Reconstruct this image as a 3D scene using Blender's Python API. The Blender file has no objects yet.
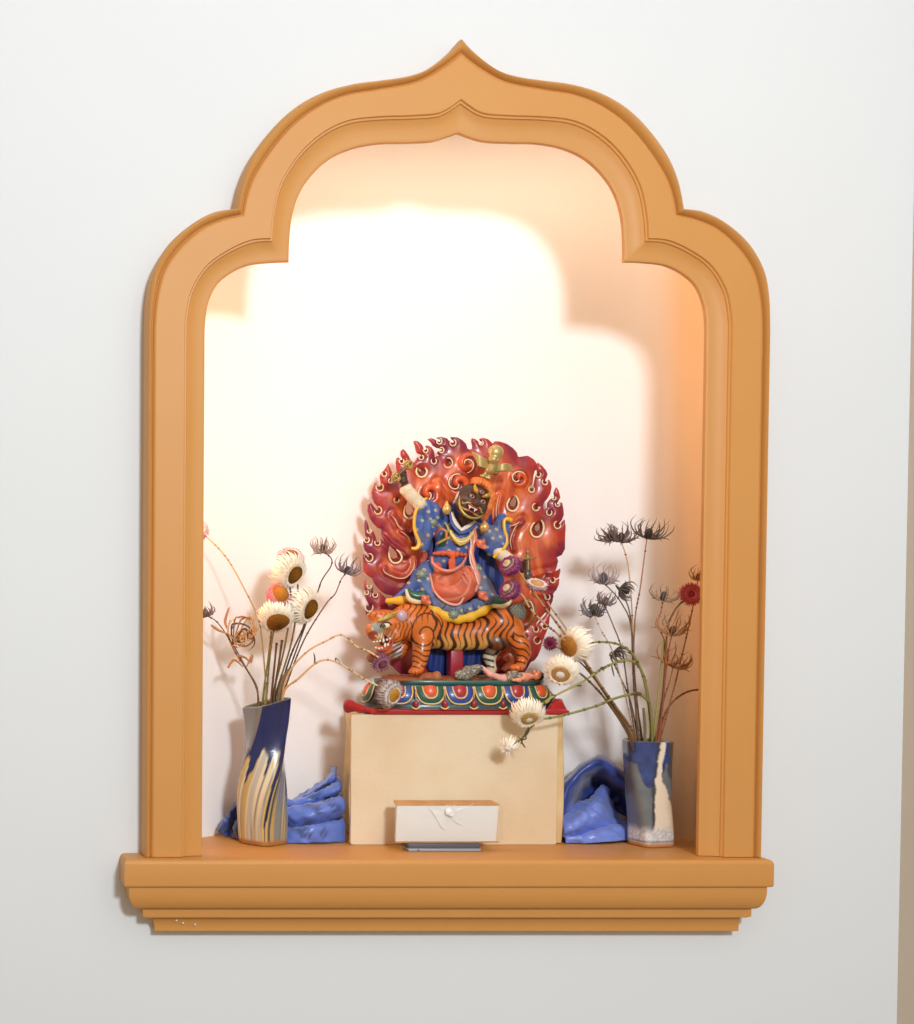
import bpy, bmesh, math, random
import numpy as np
from mathutils import Vector, Matrix, Euler
random.seed(7); rng = np.random.default_rng(7)
scene = bpy.context.scene
C = scene.collection
R = math.radians

# ------------------------------------------------------------------ camera geometry
F = 1500.0; PITCH = R(1.84); PX0, PY0 = -60.0, 652.0; DIST = 1.5
cp, sp = math.cos(PITCH), math.sin(PITCH)
def _ray(px, py):
    u = (px-PX0)/F; v = (PY0-py)/F
    return np.array([u, cp+v*sp, -sp+v*cp])
_r = _ray(457, 858); CAMZ = -(DIST-0.03)*_r[2]/_r[1]          # frame foot (Y=-0.03) stands on Z=0
_r = _ray(460, 300); CAMX = -(DIST-0.03)*_r[0]/_r[1]          # centre of the arch is X=0
CAM = np.array([CAMX, -DIST, CAMZ])
def W(px, py, Y):
    """point of the place seen at photo position (px, py) at depth Y behind the wall face"""
    d = _ray(px, py); t = (DIST+Y)/d[1]
    return Vector(CAM + d*t)
def WA(px, py, Y):
    px = np.asarray(px, float); py = np.asarray(py, float); Y = np.asarray(Y, float)
    u = (px-PX0)/F; v = (PY0-py)/F
    dy = cp+v*sp; dz = -sp+v*cp; t = (DIST+Y)/dy
    return np.stack([CAM[0]+u*t, Y+0*t, CAM[2]+dz*t], -1)
def floorY(px, py):
    d = _ray(px, py); t = -CAMZ/d[2]
    return t*d[1]-DIST
def sc(Y): return (DIST+Y)/F            # metres per photo pixel at depth Y

# ------------------------------------------------------------------ colours and materials
def lin(c):
    out = []
    for v in c[:3]:
        v /= 255.0
        out.append(v/12.92 if v <= 0.04045 else ((v+0.055)/1.055)**2.4)
    return out
def lc(*c): return np.array(lin(c))
def mat(name, col=(200,200,200), rough=0.5, spec=0.5, metal=0.0, coat=0.0, noise=None, bump=None, attr=False, sheen=0.0, trans=None):
    m = bpy.data.materials.new(name); m.use_nodes = True
    nt = m.node_tree; b = nt.nodes['Principled BSDF']
    b.inputs['Roughness'].default_value = rough
    b.inputs['Specular IOR Level'].default_value = spec
    b.inputs['Metallic'].default_value = metal
    b.inputs['Coat Weight'].default_value = coat
    b.inputs['Coat Roughness'].default_value = 0.15
    b.inputs['Sheen Weight'].default_value = sheen
    tc = nt.nodes.new('ShaderNodeTexCoord')
    if attr:
        a = nt.nodes.new('ShaderNodeAttribute'); a.attribute_name = 'Col'
        src = a.outputs['Color']
    else:
        rg = nt.nodes.new('ShaderNodeRGB'); rg.outputs[0].default_value = (*lin(col), 1)
        src = rg.outputs[0]
    if noise:
        sc_, amt, col2 = noise
        n = nt.nodes.new('ShaderNodeTexNoise'); n.inputs['Scale'].default_value = sc_; n.inputs['Detail'].default_value = 4
        nt.links.new(tc.outputs['Object'], n.inputs['Vector'])
        rp = nt.nodes.new('ShaderNodeMapRange'); rp.inputs[1].default_value = .35; rp.inputs[2].default_value = .7
        rp.inputs[3].default_value = 0; rp.inputs[4].default_value = amt
        nt.links.new(n.outputs['Fac'], rp.inputs[0])
        mx = nt.nodes.new('ShaderNodeMix'); mx.data_type = 'RGBA'
        nt.links.new(rp.outputs[0], mx.inputs[0]); nt.links.new(src, mx.inputs[6])
        mx.inputs[7].default_value = (*lin(col2), 1)
        src = mx.outputs[2]
    nt.links.new(src, b.inputs['Base Color'])
    if bump:
        sc_, st = bump
        n = nt.nodes.new('ShaderNodeTexNoise'); n.inputs['Scale'].default_value = sc_; n.inputs['Detail'].default_value = 3
        nt.links.new(tc.outputs['Object'], n.inputs['Vector'])
        bp = nt.nodes.new('ShaderNodeBump'); bp.inputs['Strength'].default_value = st; bp.inputs['Distance'].default_value = 0.001
        nt.links.new(n.outputs['Fac'], bp.inputs['Height']); nt.links.new(bp.outputs[0], b.inputs['Normal'])
    return m

# ------------------------------------------------------------------ objects
def tag(o, label=None, cat=None, group=None, kind=None):
    if label: o['label'] = label
    if cat: o['category'] = cat
    if group: o['group'] = group
    if kind: o['kind'] = kind
    return o
def thing(name, loc, label, cat, group=None):
    o = bpy.data.objects.new(name, None); C.objects.link(o)
    o.location = loc; o.empty_display_size = 0.02
    return tag(o, label, cat, group)
def link_mesh(name, me, m, parent=None, smooth=True):
    ms = m if isinstance(m, (list, tuple)) else [m]
    for x in ms: me.materials.append(x)
    if smooth:
        me.polygons.foreach_set('use_smooth', [True]*len(me.polygons))
    o = bpy.data.objects.new(name, me); C.objects.link(o)
    if parent is not None:
        o.parent = parent
        loc = parent.location.copy(); p = parent.parent
        while p is not None: loc += p.location; p = p.parent
        # meshes are written in world coordinates; move their data under the parent
        me.transform(Matrix.Translation(-loc))
    return o
def set_col(me, cols):
    a = me.color_attributes.new('Col', 'FLOAT_COLOR', 'POINT')
    c = np.ones((len(me.vertices), 4), np.float32); c[:, :3] = cols
    a.data.foreach_set('color', c.ravel())

class MB:
    """collects geometry (world metres) with a colour per vertex and a material slot per face"""
    def __init__(s): s.v = []; s.f = []; s.c = []; s.mi = []; s.n = 0
    def add(s, v, f, c=(1,1,1), mi=0):
        v = np.asarray(v, float).reshape(-1, 3); c = np.asarray(c, float)
        if c.ndim == 1: c = np.repeat(c[None], len(v), 0)
        s.v.append(v); s.c.append(c)
        s.f += [tuple(int(i)+s.n for i in q) for q in f]; s.mi += [mi]*len(f); s.n += len(v)
    def build(s, name, m, parent=None, smooth=True):
        me = bpy.data.meshes.new(name)
        v = np.concatenate(s.v)
        me.from_pydata(v.tolist(), [], s.f); me.update()
        set_col(me, np.concatenate(s.c))
        o = link_mesh(name, me, m, parent, smooth)
        me.polygons.foreach_set('material_index', s.mi)
        return o

def catmull(P, n=8, closed=False):
    P = np.asarray(P, float); N = len(P); out = []
    for i in range(N if closed else N-1):
        if closed: p0, p1, p2, p3 = P[(i-1) % N], P[i], P[(i+1) % N], P[(i+2) % N]
        else: p0, p1, p2, p3 = P[max(i-1, 0)], P[i], P[i+1], P[min(i+2, N-1)]
        for k in range(n):
            t = k/n
            out.append(.5*((2*p1)+(-p0+p2)*t+(2*p0-5*p1+4*p2-p3)*t*t+(-p0+3*p1-3*p2+p3)*t**3))
    if not closed: out.append(P[-1])
    return np.array(out)
def tube(mb, P, r, col=(1,1,1), seg=8, n=6, closed=False, mi=0, flat=1.0, cap=True, nrm=None):
    """tube through world points P, radius r (scalar or per control point); flat squashes along nrm"""
    P = np.asarray([list(p) for p in P], float)
    r = np.full(len(P), r, float) if np.isscalar(r) else np.asarray(r, float)
    Q = catmull(np.column_stack([P, r]), n, closed) if n > 1 else np.column_stack([P, r])
    rr = np.abs(Q[:, 3]); Q = Q[:, :3]; N = len(Q)
    T = np.gradient(Q, axis=0) if not closed else (np.roll(Q, -1, 0)-np.roll(Q, 1, 0))
    T /= np.linalg.norm(T, axis=1)[:, None]+1e-12
    a = np.array(nrm if nrm is not None else [0.13, -0.98, 0.1], float)
    if nrm is None and abs(np.dot(a, T[0])) > .9: a = np.array([1.0, 0, 0.1])
    v = []; f = []; ang = np.arange(seg)*2*math.pi/seg
    for i in range(N):
        b = a-T[i]*np.dot(a, T[i]); nb = np.linalg.norm(b)
        if nb < 1e-6: b = np.cross(T[i], [0.3, 0.2, 1]); nb = np.linalg.norm(b)
        b /= nb
        if nrm is None: a = b
        c = np.cross(T[i], b)
        v.append(Q[i]+rr[i]*(np.cos(ang)[:, None]*c+flat*np.sin(ang)[:, None]*b))
    v = np.concatenate(v)
    for i in range(N if closed else N-1):
        j = (i+1) % N
        for k in range(seg):
            l = (k+1) % seg
            f.append((i*seg+k, i*seg+l, j*seg+l, j*seg+k))
    if cap and not closed:
        f.append(tuple(range(seg-1, -1, -1))); f.append(tuple((N-1)*seg+k for k in range(seg)))
    c = np.asarray(col, float)
    if c.ndim == 2: c = np.repeat(catmull(c, n, closed) if n > 1 else c, seg, 0)
    mb.add(v, f, c, mi)
def rot_to(n, up=(0,0,1)):
    """3x3 with third column along n"""
    n = np.asarray(n, float); n /= np.linalg.norm(n)
    u = np.asarray(up, float)
    if abs(np.dot(u, n)) > .97: u = np.array([1.0, 0, 0])
    x = np.cross(u, n); x /= np.linalg.norm(x); y = np.cross(n, x)
    return np.column_stack([x, y, n])
def ball(mb, c, r, col=(1,1,1), M=None, nu=14, nv=9, mi=0, fn=None):
    r = np.array([r]*3 if np.isscalar(r) else r, float)
    th = np.linspace(0, math.pi, nv); ph = np.arange(nu)*2*math.pi/nu
    v = np.array([[math.sin(t)*math.cos(p), math.sin(t)*math.sin(p), math.cos(t)] for t in th for p in ph])
    d = v*r if fn is None else v*r*fn(v)[:, None]
    if M is not None: d = d@np.asarray(M).T
    f = [(i*nu+k, (i+1)*nu+k, (i+1)*nu+(k+1) % nu, i*nu+(k+1) % nu) for i in range(nv-1) for k in range(nu)]
    mb.add(d+np.array(list(c)), f, col, mi)
def boxv(mb, lo, hi, col=(1,1,1), mi=0):
    x0,y0,z0 = lo; x1,y1,z1 = hi
    v = [(x0,y0,z0),(x1,y0,z0),(x1,y1,z0),(x0,y1,z0),(x0,y0,z1),(x1,y0,z1),(x1,y1,z1),(x0,y1,z1)]
    mb.add(v, [(3,2,1,0),(4,5,6,7),(0,1,5,4),(1,2,6,5),(2,3,7,6),(3,0,4,7)], col, mi)
def bevel_obj(o, w, seg=3):
    bm = bmesh.new(); bm.from_mesh(o.data)
    bmesh.ops.remove_doubles(bm, verts=bm.verts, dist=1e-6)
    bmesh.ops.bevel(bm, geom=bm.edges[:], offset=w, segments=seg, affect='EDGES', profile=.5)
    bm.to_mesh(o.data); bm.free()
    o.data.polygons.foreach_set('use_smooth', [True]*len(o.data.polygons))

# value noise on numpy arrays
_perm = rng.permutation(512)
_vals = rng.random(512)
def vnoise(p, s):
    p = np.asarray(p, float)*s+1000.0
    i = np.floor(p).astype(int); f = p-i; f = f*f*(3-2*f)
    def h(a, b, c): return _vals[_perm[(_perm[(_perm[a % 512]+b) % 512]+c) % 512]]
    r = 0
    for dx in (0, 1):
        for dy in (0, 1):
            for dz in (0, 1):
                w = (f[..., 0] if dx else 1-f[..., 0])*(f[..., 1] if dy else 1-f[..., 1])*(f[..., 2] if dz else 1-f[..., 2])
                r = r+w*h(i[..., 0]+dx, i[..., 1]+dy, i[..., 2]+dz)
    return r
def fbm(p, s): return .55*vnoise(p, s)+.3*vnoise(p, s*2.1)+.15*vnoise(p, s*4.3)
def mixc(a, b, t):
    t = np.clip(np.asarray(t, float), 0, 1)[..., None]
    return np.asarray(a)*(1-t)+np.asarray(b)*t
def sstep(a, b, x):
    t = np.clip((np.asarray(x, float)-a)/(b-a), 0, 1); return t*t*(3-2*t)

# ------------------------------------------------------------------ implicit modelling (smooth unions, surface nets)
def surface_nets(D, org, h):
    S = D < 0
    nx, ny, nz = D.shape
    cnt = np.zeros((nx-1, ny-1, nz-1), np.int8)
    for a in (0, 1):
        for b in (0, 1):
            for c in (0, 1): cnt += S[a:nx-1+a, b:ny-1+b, c:nz-1+c]
    act = (cnt > 0) & (cnt < 8)
    idx = np.argwhere(act); vid = -np.ones(act.shape, np.int64); vid[act] = np.arange(len(idx))
    acc = np.zeros((len(idx), 3)); n = np.zeros(len(idx))
    cor = [(a, b, c) for a in (0, 1) for b in (0, 1) for c in (0, 1)]
    for p in cor:
        for ax in range(3):
            if p[ax] == 1: continue
            q = list(p); q[ax] = 1
            f0 = D[idx[:, 0]+p[0], idx[:, 1]+p[1], idx[:, 2]+p[2]]
            f1 = D[idx[:, 0]+q[0], idx[:, 1]+q[1], idx[:, 2]+q[2]]
            x = (f0 < 0) != (f1 < 0)
            t = np.where(x, f0/np.where(x, f0-f1, 1), 0)
            pt = np.array(p, float)[None]+t[:, None]*(np.array(q)-np.array(p))[None]
            acc += np.where(x[:, None], pt, 0); n += x
    v = (acc/n[:, None]+idx)*h+org
    quads = []
    for ax in range(3):
        o1, o2 = [(1, 2), (2, 0), (0, 1)][ax]
        sl0 = [slice(None)]*3; sl1 = [slice(None)]*3
        sl0[ax] = slice(0, -1); sl1[ax] = slice(1, None)
        ch = S[tuple(sl0)] != S[tuple(sl1)]
        e = np.argwhere(ch)
        ok = (e[:, o1] > 0) & (e[:, o2] > 0) & (e[:, o1] < D.shape[o1]-1) & (e[:, o2] < D.shape[o2]-1)
        e = e[ok]
        def cell(d1, d2):
            k = e.copy(); k[:, o1] += d1; k[:, o2] += d2
            return vid[k[:, 0], k[:, 1], k[:, 2]]
        q = np.stack([cell(-1, -1), cell(0, -1), cell(0, 0), cell(-1, 0)], 1)
        ins = S[e[:, 0], e[:, 1], e[:, 2]]
        q[~ins] = q[~ins][:, ::-1]
        quads.append(q)
    return v, np.concatenate(quads)

class Sdf:
    """primitives in world millimetres with a blend radius and a colour each"""
    def __init__(s, k=3.0): s.p = []; s.k = k
    def ell(s, c, r, M=None, col=(1,1,1), k=None, sub=False):
        c = np.array(list(c), float)*1000; r = np.array([r]*3 if np.isscalar(r) else r, float)
        M = np.eye(3) if M is None else np.asarray(M)
        def f(P):
            q = (P-c)@M; k0 = np.linalg.norm(q/r, axis=-1); k1 = np.linalg.norm(q/(r*r), axis=-1)
            return k0*(k0-1)/np.maximum(k1, 1e-6)
        s.p.append((f, c-r.max(), c+r.max(), col, s.k if k is None else k, sub)); return s
    def cap(s, a, b, ra, rb, col=(1,1,1), k=None, sub=False):
        a = np.array(list(a), float)*1000; b = np.array(list(b), float)*1000; d = b-a; L = max(d@d, 1e-6)
        def f(P):
            t = np.clip(((P-a)@d)/L, 0, 1)
            return np.linalg.norm(P-a-t[..., None]*d, axis=-1)-(ra+(rb-ra)*t)
        m = max(ra, rb)
        s.p.append((f, np.minimum(a, b)-m, np.maximum(a, b)+m, col, s.k if k is None else k, sub)); return s
    def chain(s, pts, rs, col=(1,1,1), k=None):
        for i in range(len(pts)-1): s.cap(pts[i], pts[i+1], rs[i], rs[i+1], col, k)
        return s
    def box(s, c, hs, M=None, rd=1.0, col=(1,1,1), k=None, sub=False):
        c = np.array(list(c), float)*1000; hs = np.array(hs, float); M = np.eye(3) if M is None else np.asarray(M)
        def f(P):
            q = np.abs((P-c)@M)-(hs-rd)
            return np.linalg.norm(np.maximum(q, 0), axis=-1)+np.minimum(q.max(-1), 0)-rd
        m = np.linalg.norm(hs)
        s.p.append((f, c-m, c+m, col, s.k if k is None else k, sub)); return s
    def mesh(s, name, m, parent=None, h=0.9, paint=None, disp=None, cblend=0.6):
        pad = 4*h+4
        lo = np.min([p[1] for p in s.p if not p[5]], 0)-pad; hi = np.max([p[2] for p in s.p if not p[5]], 0)+pad
        n = np.ceil((hi-lo)/h).astype(int)+1
        ax = [lo[i]+np.arange(n[i])*h for i in range(3)]
        D = np.full(n, 50.0)
        for f, a, b, col, k, sub in s.p:
            mg = max(k*1.5, 2*h)+2*h
            i0 = np.maximum(((a-mg-lo)/h).astype(int), 0); i1 = np.minimum(((b+mg-lo)/h).astype(int)+2, n)
            if (i1 <= i0).any(): continue
            X = np.stack(np.meshgrid(ax[0][i0[0]:i1[0]], ax[1][i0[1]:i1[1]], ax[2][i0[2]:i1[2]], indexing='ij'), -1)
            d = f(X); sl = tuple(slice(i0[j], i1[j]) for j in range(3)); e = D[sl]
            if sub:
                d = -d; hh = np.maximum(k-np.abs(d-e), 0)/max(k, 1e-6); D[sl] = np.maximum(d, e)+hh*hh*k*.25
            else:
                hh = np.maximum(k-np.abs(d-e), 0)/max(k, 1e-6); D[sl] = np.minimum(d, e)-hh*hh*k*.25
        if disp is not None:
            near = np.abs(D) < 6
            I = np.argwhere(near); P = lo+I*h
            D[near] += disp(P)
        v, q = surface_nets(D, lo, h)
        best = np.full(len(v), 1e9); ws = np.zeros(len(v)); cols = np.zeros((len(v), 3))
        ds = []
        for f, a, b, col, k, sub in s.p:
            d = f(v)
            if sub: d = np.abs(d)+.2
            ds.append(d); best = np.minimum(best, d)
        for d, p in zip(ds, s.p):
            if p[3] is None: continue
            w = np.exp(-np.clip((d-best)/cblend, 0, 40)); ws += w; cols += w[:, None]*np.asarray(p[3])[None]
        cols /= ws[:, None]
        if paint is not None: cols = paint(v, cols)
        me = bpy.data.meshes.new(name)
        me.from_pydata((v/1000).tolist(), [], q.tolist()); me.update()
        set_col(me, cols)
        return link_mesh(name, me, m, parent)
def project(v_mm):
    """photo position of world millimetre points (used only to place painted ornament while modelling)"""
    v = np.asarray(v_mm)/1000-CAM
    dep = v[..., 1]*cp-v[..., 2]*sp
    return PX0+F*v[..., 0]/dep, PY0-F*(v[..., 1]*sp+v[..., 2]*cp)/dep
def in_poly(px, py, poly):
    poly = np.asarray(poly, float); r = np.zeros(np.shape(px), bool); n = len(poly)
    for i in range(n):
        x0, y0 = poly[i]; x1, y1 = poly[(i+1) % n]
        if y0 == y1: continue
        c = ((y0 > py) != (y1 > py)) & (px < (x1-x0)*(py-y0)/(y1-y0)+x0); r ^= c
    return r
def d_poly(px, py, poly, closed=True):
    poly = np.asarray(poly, float); n = len(poly); d = np.full(np.shape(px), 1e9)
    for i in range(n if closed else n-1):
        a = poly[i]; b = poly[(i+1) % n]; e = b-a; L = max(e@e, 1e-9)
        t = np.clip(((px-a[0])*e[0]+(py-a[1])*e[1])/L, 0, 1)
        d = np.minimum(d, np.hypot(px-a[0]-t*e[0], py-a[1]-t*e[1]))
    return d
def pxz(v_mm, Y):
    """flat front-view coordinates of world millimetre points, in units of photo pixels at one depth"""
    v = np.asarray(v_mm)/1000.0
    q = np.stack([v[..., 0], np.full(v.shape[:-1], Y), v[..., 2]], -1)-CAM
    dep = q[..., 1]*cp-q[..., 2]*sp
    return PX0+F*q[..., 0]/dep, PY0-F*(q[..., 1]*sp+q[..., 2]*cp)/dep

# ================================================================== materials of the setting
M_wall = mat('white_plaster_paint', (222,228,231), .75, .3, bump=(140, .1), noise=(3, .25, (218,224,227)))
M_niche = mat('warm_white_niche_paint', (247,246,244), .8, .25, bump=(120, .1))
M_niche2 = mat('niche_paint_with_warm_bounce_tint', rough=.8, spec=.25, attr=True, bump=(120, .1))
M_ochre = mat('ochre_gloss_paint', (203,146,78), .48, .35, noise=(18, .3, (198,140,72)), bump=(90, .06))
M_floor = mat('brown_floorboards', (120,95,70), .6)

# ================================================================== arched moulding round the niche
OUT = [(460.4,38.6),(472,51.6),(494.6,69.5),(517,77),(543,80.6),(569,84),(598.8,92.5),(625,107),(647,128),(666,154),(677,180),(683,209),
       (703,211.6),(725,223),(747.6,243),(762.5,269),(768,295),(769,330)]
GRV = [(460.4,52.7),(480,67.6),(506,81.5),(543,89),(573,94),(599,104),(625,122),(647,146.5),(666,176),(674,198.6),(676.5,214.5),
       (695.5,219),(718,229),(740,249),(755,273),(761.5,303),(763,330)]
STP = [(460.4,101),(480,113.8),(506,116.7),(543,118),(573,122),(599,135),(621,156),(638,184),(645,213),(647,239.5),
       (666,241),(688,250.6),(710.4,267),(725,291.6),(730,317.6),(730.5,330)]
INN = [(460.4,130.5),(472.3,135),(487,139),(513,140.4),(539,141),(565,145.7),(587.6,155.8),(606,172.5),(619,193),(625.6,217),(627.5,243),(627.5,260),
       (647,260.7),(669.5,263.7),(688,273),(701,286),(708.6,306.5),(710.4,330)]
CUSP = [11, 10, 9, 11]
def world_curve(P, cu, Y):
    """half of an arch line: two smooth stretches that meet in a sharp cusp, evenly resampled; then straight down"""
    W3 = np.array([list(W(x, y, Y)) for x, y in P])[:, [0, 2]]
    W3[:, 0] = np.maximum(W3[:, 0], 0); W3[0, 0] = 0
    out = []
    for seg, n in ((W3[:cu+1], 60), (W3[cu:], 46)):
        q = catmull(seg, 10); L = np.concatenate([[0], np.cumsum(np.linalg.norm(np.diff(q, axis=0), axis=1))])
        t = np.linspace(0, L[-1], n)
        out.append(np.column_stack([np.interp(t, L, q[:, 0]), np.interp(t, L, q[:, 1])]))
    return np.concatenate([out[0], out[1][1:]])
KO, KG, KS, KI = (world_curve(P, c, y) for P, c, y in zip((OUT, GRV, STP, INN), CUSP, (-.024, -.024, -.024, -.026)))
def lerp(a, b, t): return a*(1-t)+b*t
stations = [(KO, .0005), (KO, -.018), (lerp(KO, KG, .06), -.024), (lerp(KO, KG, .2), -.0285), (lerp(KO, KG, .45), -.031), (lerp(KO, KG, .7), -.0298),
            (lerp(KO, KG, .9), -.0265), (KG, -.0240), (lerp(KG, KS, .012), -.0240), (lerp(KG, KS, .05), -.0264), (lerp(KG, KS, .10), -.0275), (lerp(KG, KS, .13), -.0275), (lerp(KG, KS, .5), -.0275), (lerp(KG, KS, .95), -.0275), (lerp(KG, KS, .975), -.0275),
            (lerp(KG, KS, .988), -.0271), (KS, -.0252), (lerp(KS, KI, .03), -.0252), (lerp(KS, KI, .085), -.0252), (lerp(KS, KI, .10), -.0246), (lerp(KS, KI, .115), -.0234), (lerp(KS, KI, .15), -.0231), (lerp(KS, KI, .24), -.0221), (lerp(KS, KI, .36), -.0211), (lerp(KS, KI, .5), -.0203), (lerp(KS, KI, .68), -.0197),
            (lerp(KS, KI, .85), -.0194), (lerp(KS, KI, .94), -.0193), (lerp(KS, KI, .985), -.0189), (KI, -.0180), (KI, -.0140), (lerp(KI, KO, .06), -.0130), (lerp(KI, KO, .6), -.0130), (lerp(KI, KO, .6), .0005)]
rows = []
for K, y in stations:
    h = np.column_stack([K[:, 0], np.full(len(K), y), K[:, 1]])
    foot = h[-1].copy(); foot[2] = 0.0005
    # straight stile below the springing
    st = np.array([h[-1]*(1-t)+foot*t for t in (.25, .5, .75, 1)])
    h = np.concatenate([h, st])
    mir = h[::-1].copy(); mir[:, 0] *= -1
    rows.append(np.concatenate([mir[:-1], h]))
rows = np.array(rows)
def sheet(rows):
    a, b = rows.shape[:2]
    return rows.reshape(-1, 3), [(i*b+j, i*b+j+1, (i+1)*b+j+1, (i+1)*b+j) for i in range(a-1) for j in range(b-1)]
t_frame = thing('arched_niche_frame', (0, 0, 0), 'ochre painted cusped arch moulding framing the white wall niche', 'frame')
mb = MB(); v, f = sheet(rows); mb.add(v, f)
nb = rows.shape[1]
o = mb.build('arch_moulding', M_ochre, t_frame)
bm = bmesh.new(); bm.from_mesh(o.data)
for e in bm.edges: 
    if len(e.link_faces) == 2 and e.calc_face_angle(0) > R(38): e.smooth = False
bmesh.ops.recalc_face_normals(bm, faces=bm.faces)
bm.to_mesh(o.data); bm.free()

# ================================================================== ledge: rounded shelf, ovolo, fillet, cavetto with mitred returns
zs = lambda py, Y: W(457, py, Y).z
xc = 0.0
KP = 0.625
lx_ = {p*KP: W(px, 900, -p*KP).x for p, px in ((.026, 155), (.0385, 148.5), (.0405, 143), (.0425, 139), (.059, 129.2), (.064, 124.5))}
rx_ = {p*KP: W(px, 900, -p*KP).x for p, px in ((.026, 739), (.0385, 742), (.0405, 751.5), (.0425, 753), (.059, 767), (.064, 773.5))}
def ledge_row(p, z, slab=False):
    k = sorted(lx_); top = k[-1]
    q_ = min(top-p, .005)
    if slab: return [(lx_[top]+q_, .0005, z), (lx_[top]+q_, -p, z), (rx_[top]-q_, -p, z), (rx_[top]-q_, .0005, z)]
    a = float(np.interp(p, k, [lx_[q] for q in k])); b = float(np.interp(p, k, [rx_[q] for q in k]))
    return [(a, .0005, z), (a, -p, z), (b, -p, z), (b, .0005, z)]
zt = 0.0; zb = zs(887.5, -.064*KP); PT = .064*KP
t_ledge = thing('niche_ledge', (xc, 0, 0), 'ochre painted shelf ledge with moulded underside below the niche', 'ledge')
rr_ = .005
prof = [(.0005, zt), (PT-rr_, zt)]
for k in range(0, 7):
    a = k/6*math.pi/2; prof.append((PT-rr_+rr_*math.sin(a), zt-rr_+rr_*math.cos(a)))
prof += [(PT, zb+.002)]
for k in range(1, 5):
    a = k/4*math.pi/2; prof.append((PT-.002+.002*math.cos(a), zb+.002-.002*math.sin(a)))
prof += [(.050*KP, zb)]
mb = MB()
rw = np.array([ledge_row(p, z, True) for p, z in prof]); v, f = sheet(rw); mb.add(v, f)
# niche floor behind the frame, one board with the shelf
o = mb.build('shelf_board', M_ochre, t_ledge)
prof2 = [(.0590*KP, zb+.0002), (.0590*KP, zb-.0035)]
z_ov = zs(909, -.045*KP)
for k in range(0, 9):
    a = k/8*math.pi/2
    prof2.append(((.0425+.0165*math.cos(a))*KP, zb-.0035-(zb-.0035-z_ov)*math.sin(a)))
prof2 += [(.0420*KP, z_ov), (.0405*KP, z_ov-.0006), (.0405*KP, zs(916.5, -.04*KP))]
z1 = zs(917, -.035*KP); z2 = zs(931.5, -.028*KP)
prof2 += [(.0395*KP, z1)]
for k in range(0, 9):
    a = k/8*math.pi/2
    prof2.append(((.0385-.0125*math.sin(a))*KP, z1-(z1-z2-.003)*(1-math.cos(a))))
prof2 += [(.026*KP, z2+.0006), (.0254*KP, z2), (.0005, z2)]
mb = MB(); rw = np.array([ledge_row(p, z) for p, z in prof2]); v, f = sheet(rw); mb.add(v, f)
o2 = mb.build('cornice_moulding', M_ochre, t_ledge)
for q in (o, o2):
    bm = bmesh.new(); bm.from_mesh(q.data)
    for e in bm.edges:
        if len(e.link_faces) == 2 and e.calc_face_angle(0) > R(32): e.smooth = False
    bmesh.ops.recalc_face_normals(bm, faces=bm.faces)
    bm.to_mesh(q.data); bm.free()
# a few chips of white in the paint of the lowest moulding
mb = MB()
for px, py in ((176.5, 920.5), (183, 923), (195, 924.5)):
    ball(mb, W(px, py, -.0195), (.0012, .0006, .0009), lc(235,232,225), nu=7, nv=5)
mb.build('paint_chip', mat('bare_primer', (235,232,225), .8), t_ledge)

# ================================================================== niche box and the wall with its arched opening
ND = .158                                                     # depth of the niche
xr_n = W(700, 838, .06).x; xl_n = -xr_n
ztop = W(460, 92, .02).z
plan = [(xl_n, .0165), (xl_n, .040), (xl_n+.012, .058), (xl_n+.040, .082), (xl_n+.072, .108), (xl_n+.105, .130), (xl_n+.140, .146), (xl_n+.18, .155), (xl_n+.23, ND)]
plan = [tuple(p) for p in catmull(plan, 4)] + [(xr_n-.075, ND), (xr_n-.05, ND-.003), (xr_n-.03, ND-.011), (xr_n-.013, ND-.025), (xr_n-.003, ND-.045), (xr_n, ND-.07), (xr_n, .05), (xr_n, .0165)]
mb = MB(); n = len(plan)
v = [(x, y, 0) for x, y in plan]+[(x, y, ztop) for x, y in plan]
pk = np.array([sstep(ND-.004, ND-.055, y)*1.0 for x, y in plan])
cw = mixc(lc(247,246,244), lc(248,206,156), pk); cw[np.array([x < 0 for x, y in plan])] = lc(247,246,244)  # right wall's orange bounce light put into the colour as a peach tint
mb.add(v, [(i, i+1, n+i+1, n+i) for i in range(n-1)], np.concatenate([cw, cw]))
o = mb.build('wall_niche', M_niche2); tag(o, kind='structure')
mb = MB(); mb.add([(x, y, ztop) for x, y in plan], [tuple(range(n))]); o = mb.build('ceiling_niche', M_niche, smooth=False); tag(o, kind='structure')
mb = MB()
mb.add([(x, y, .0) for x, y in plan]+[(xr_n, -.0005, 0), (xl_n, -.0005, 0)], [tuple(range(n+2))])
o = mb.build('niche_floor', M_ochre, t_ledge, smooth=False)
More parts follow.
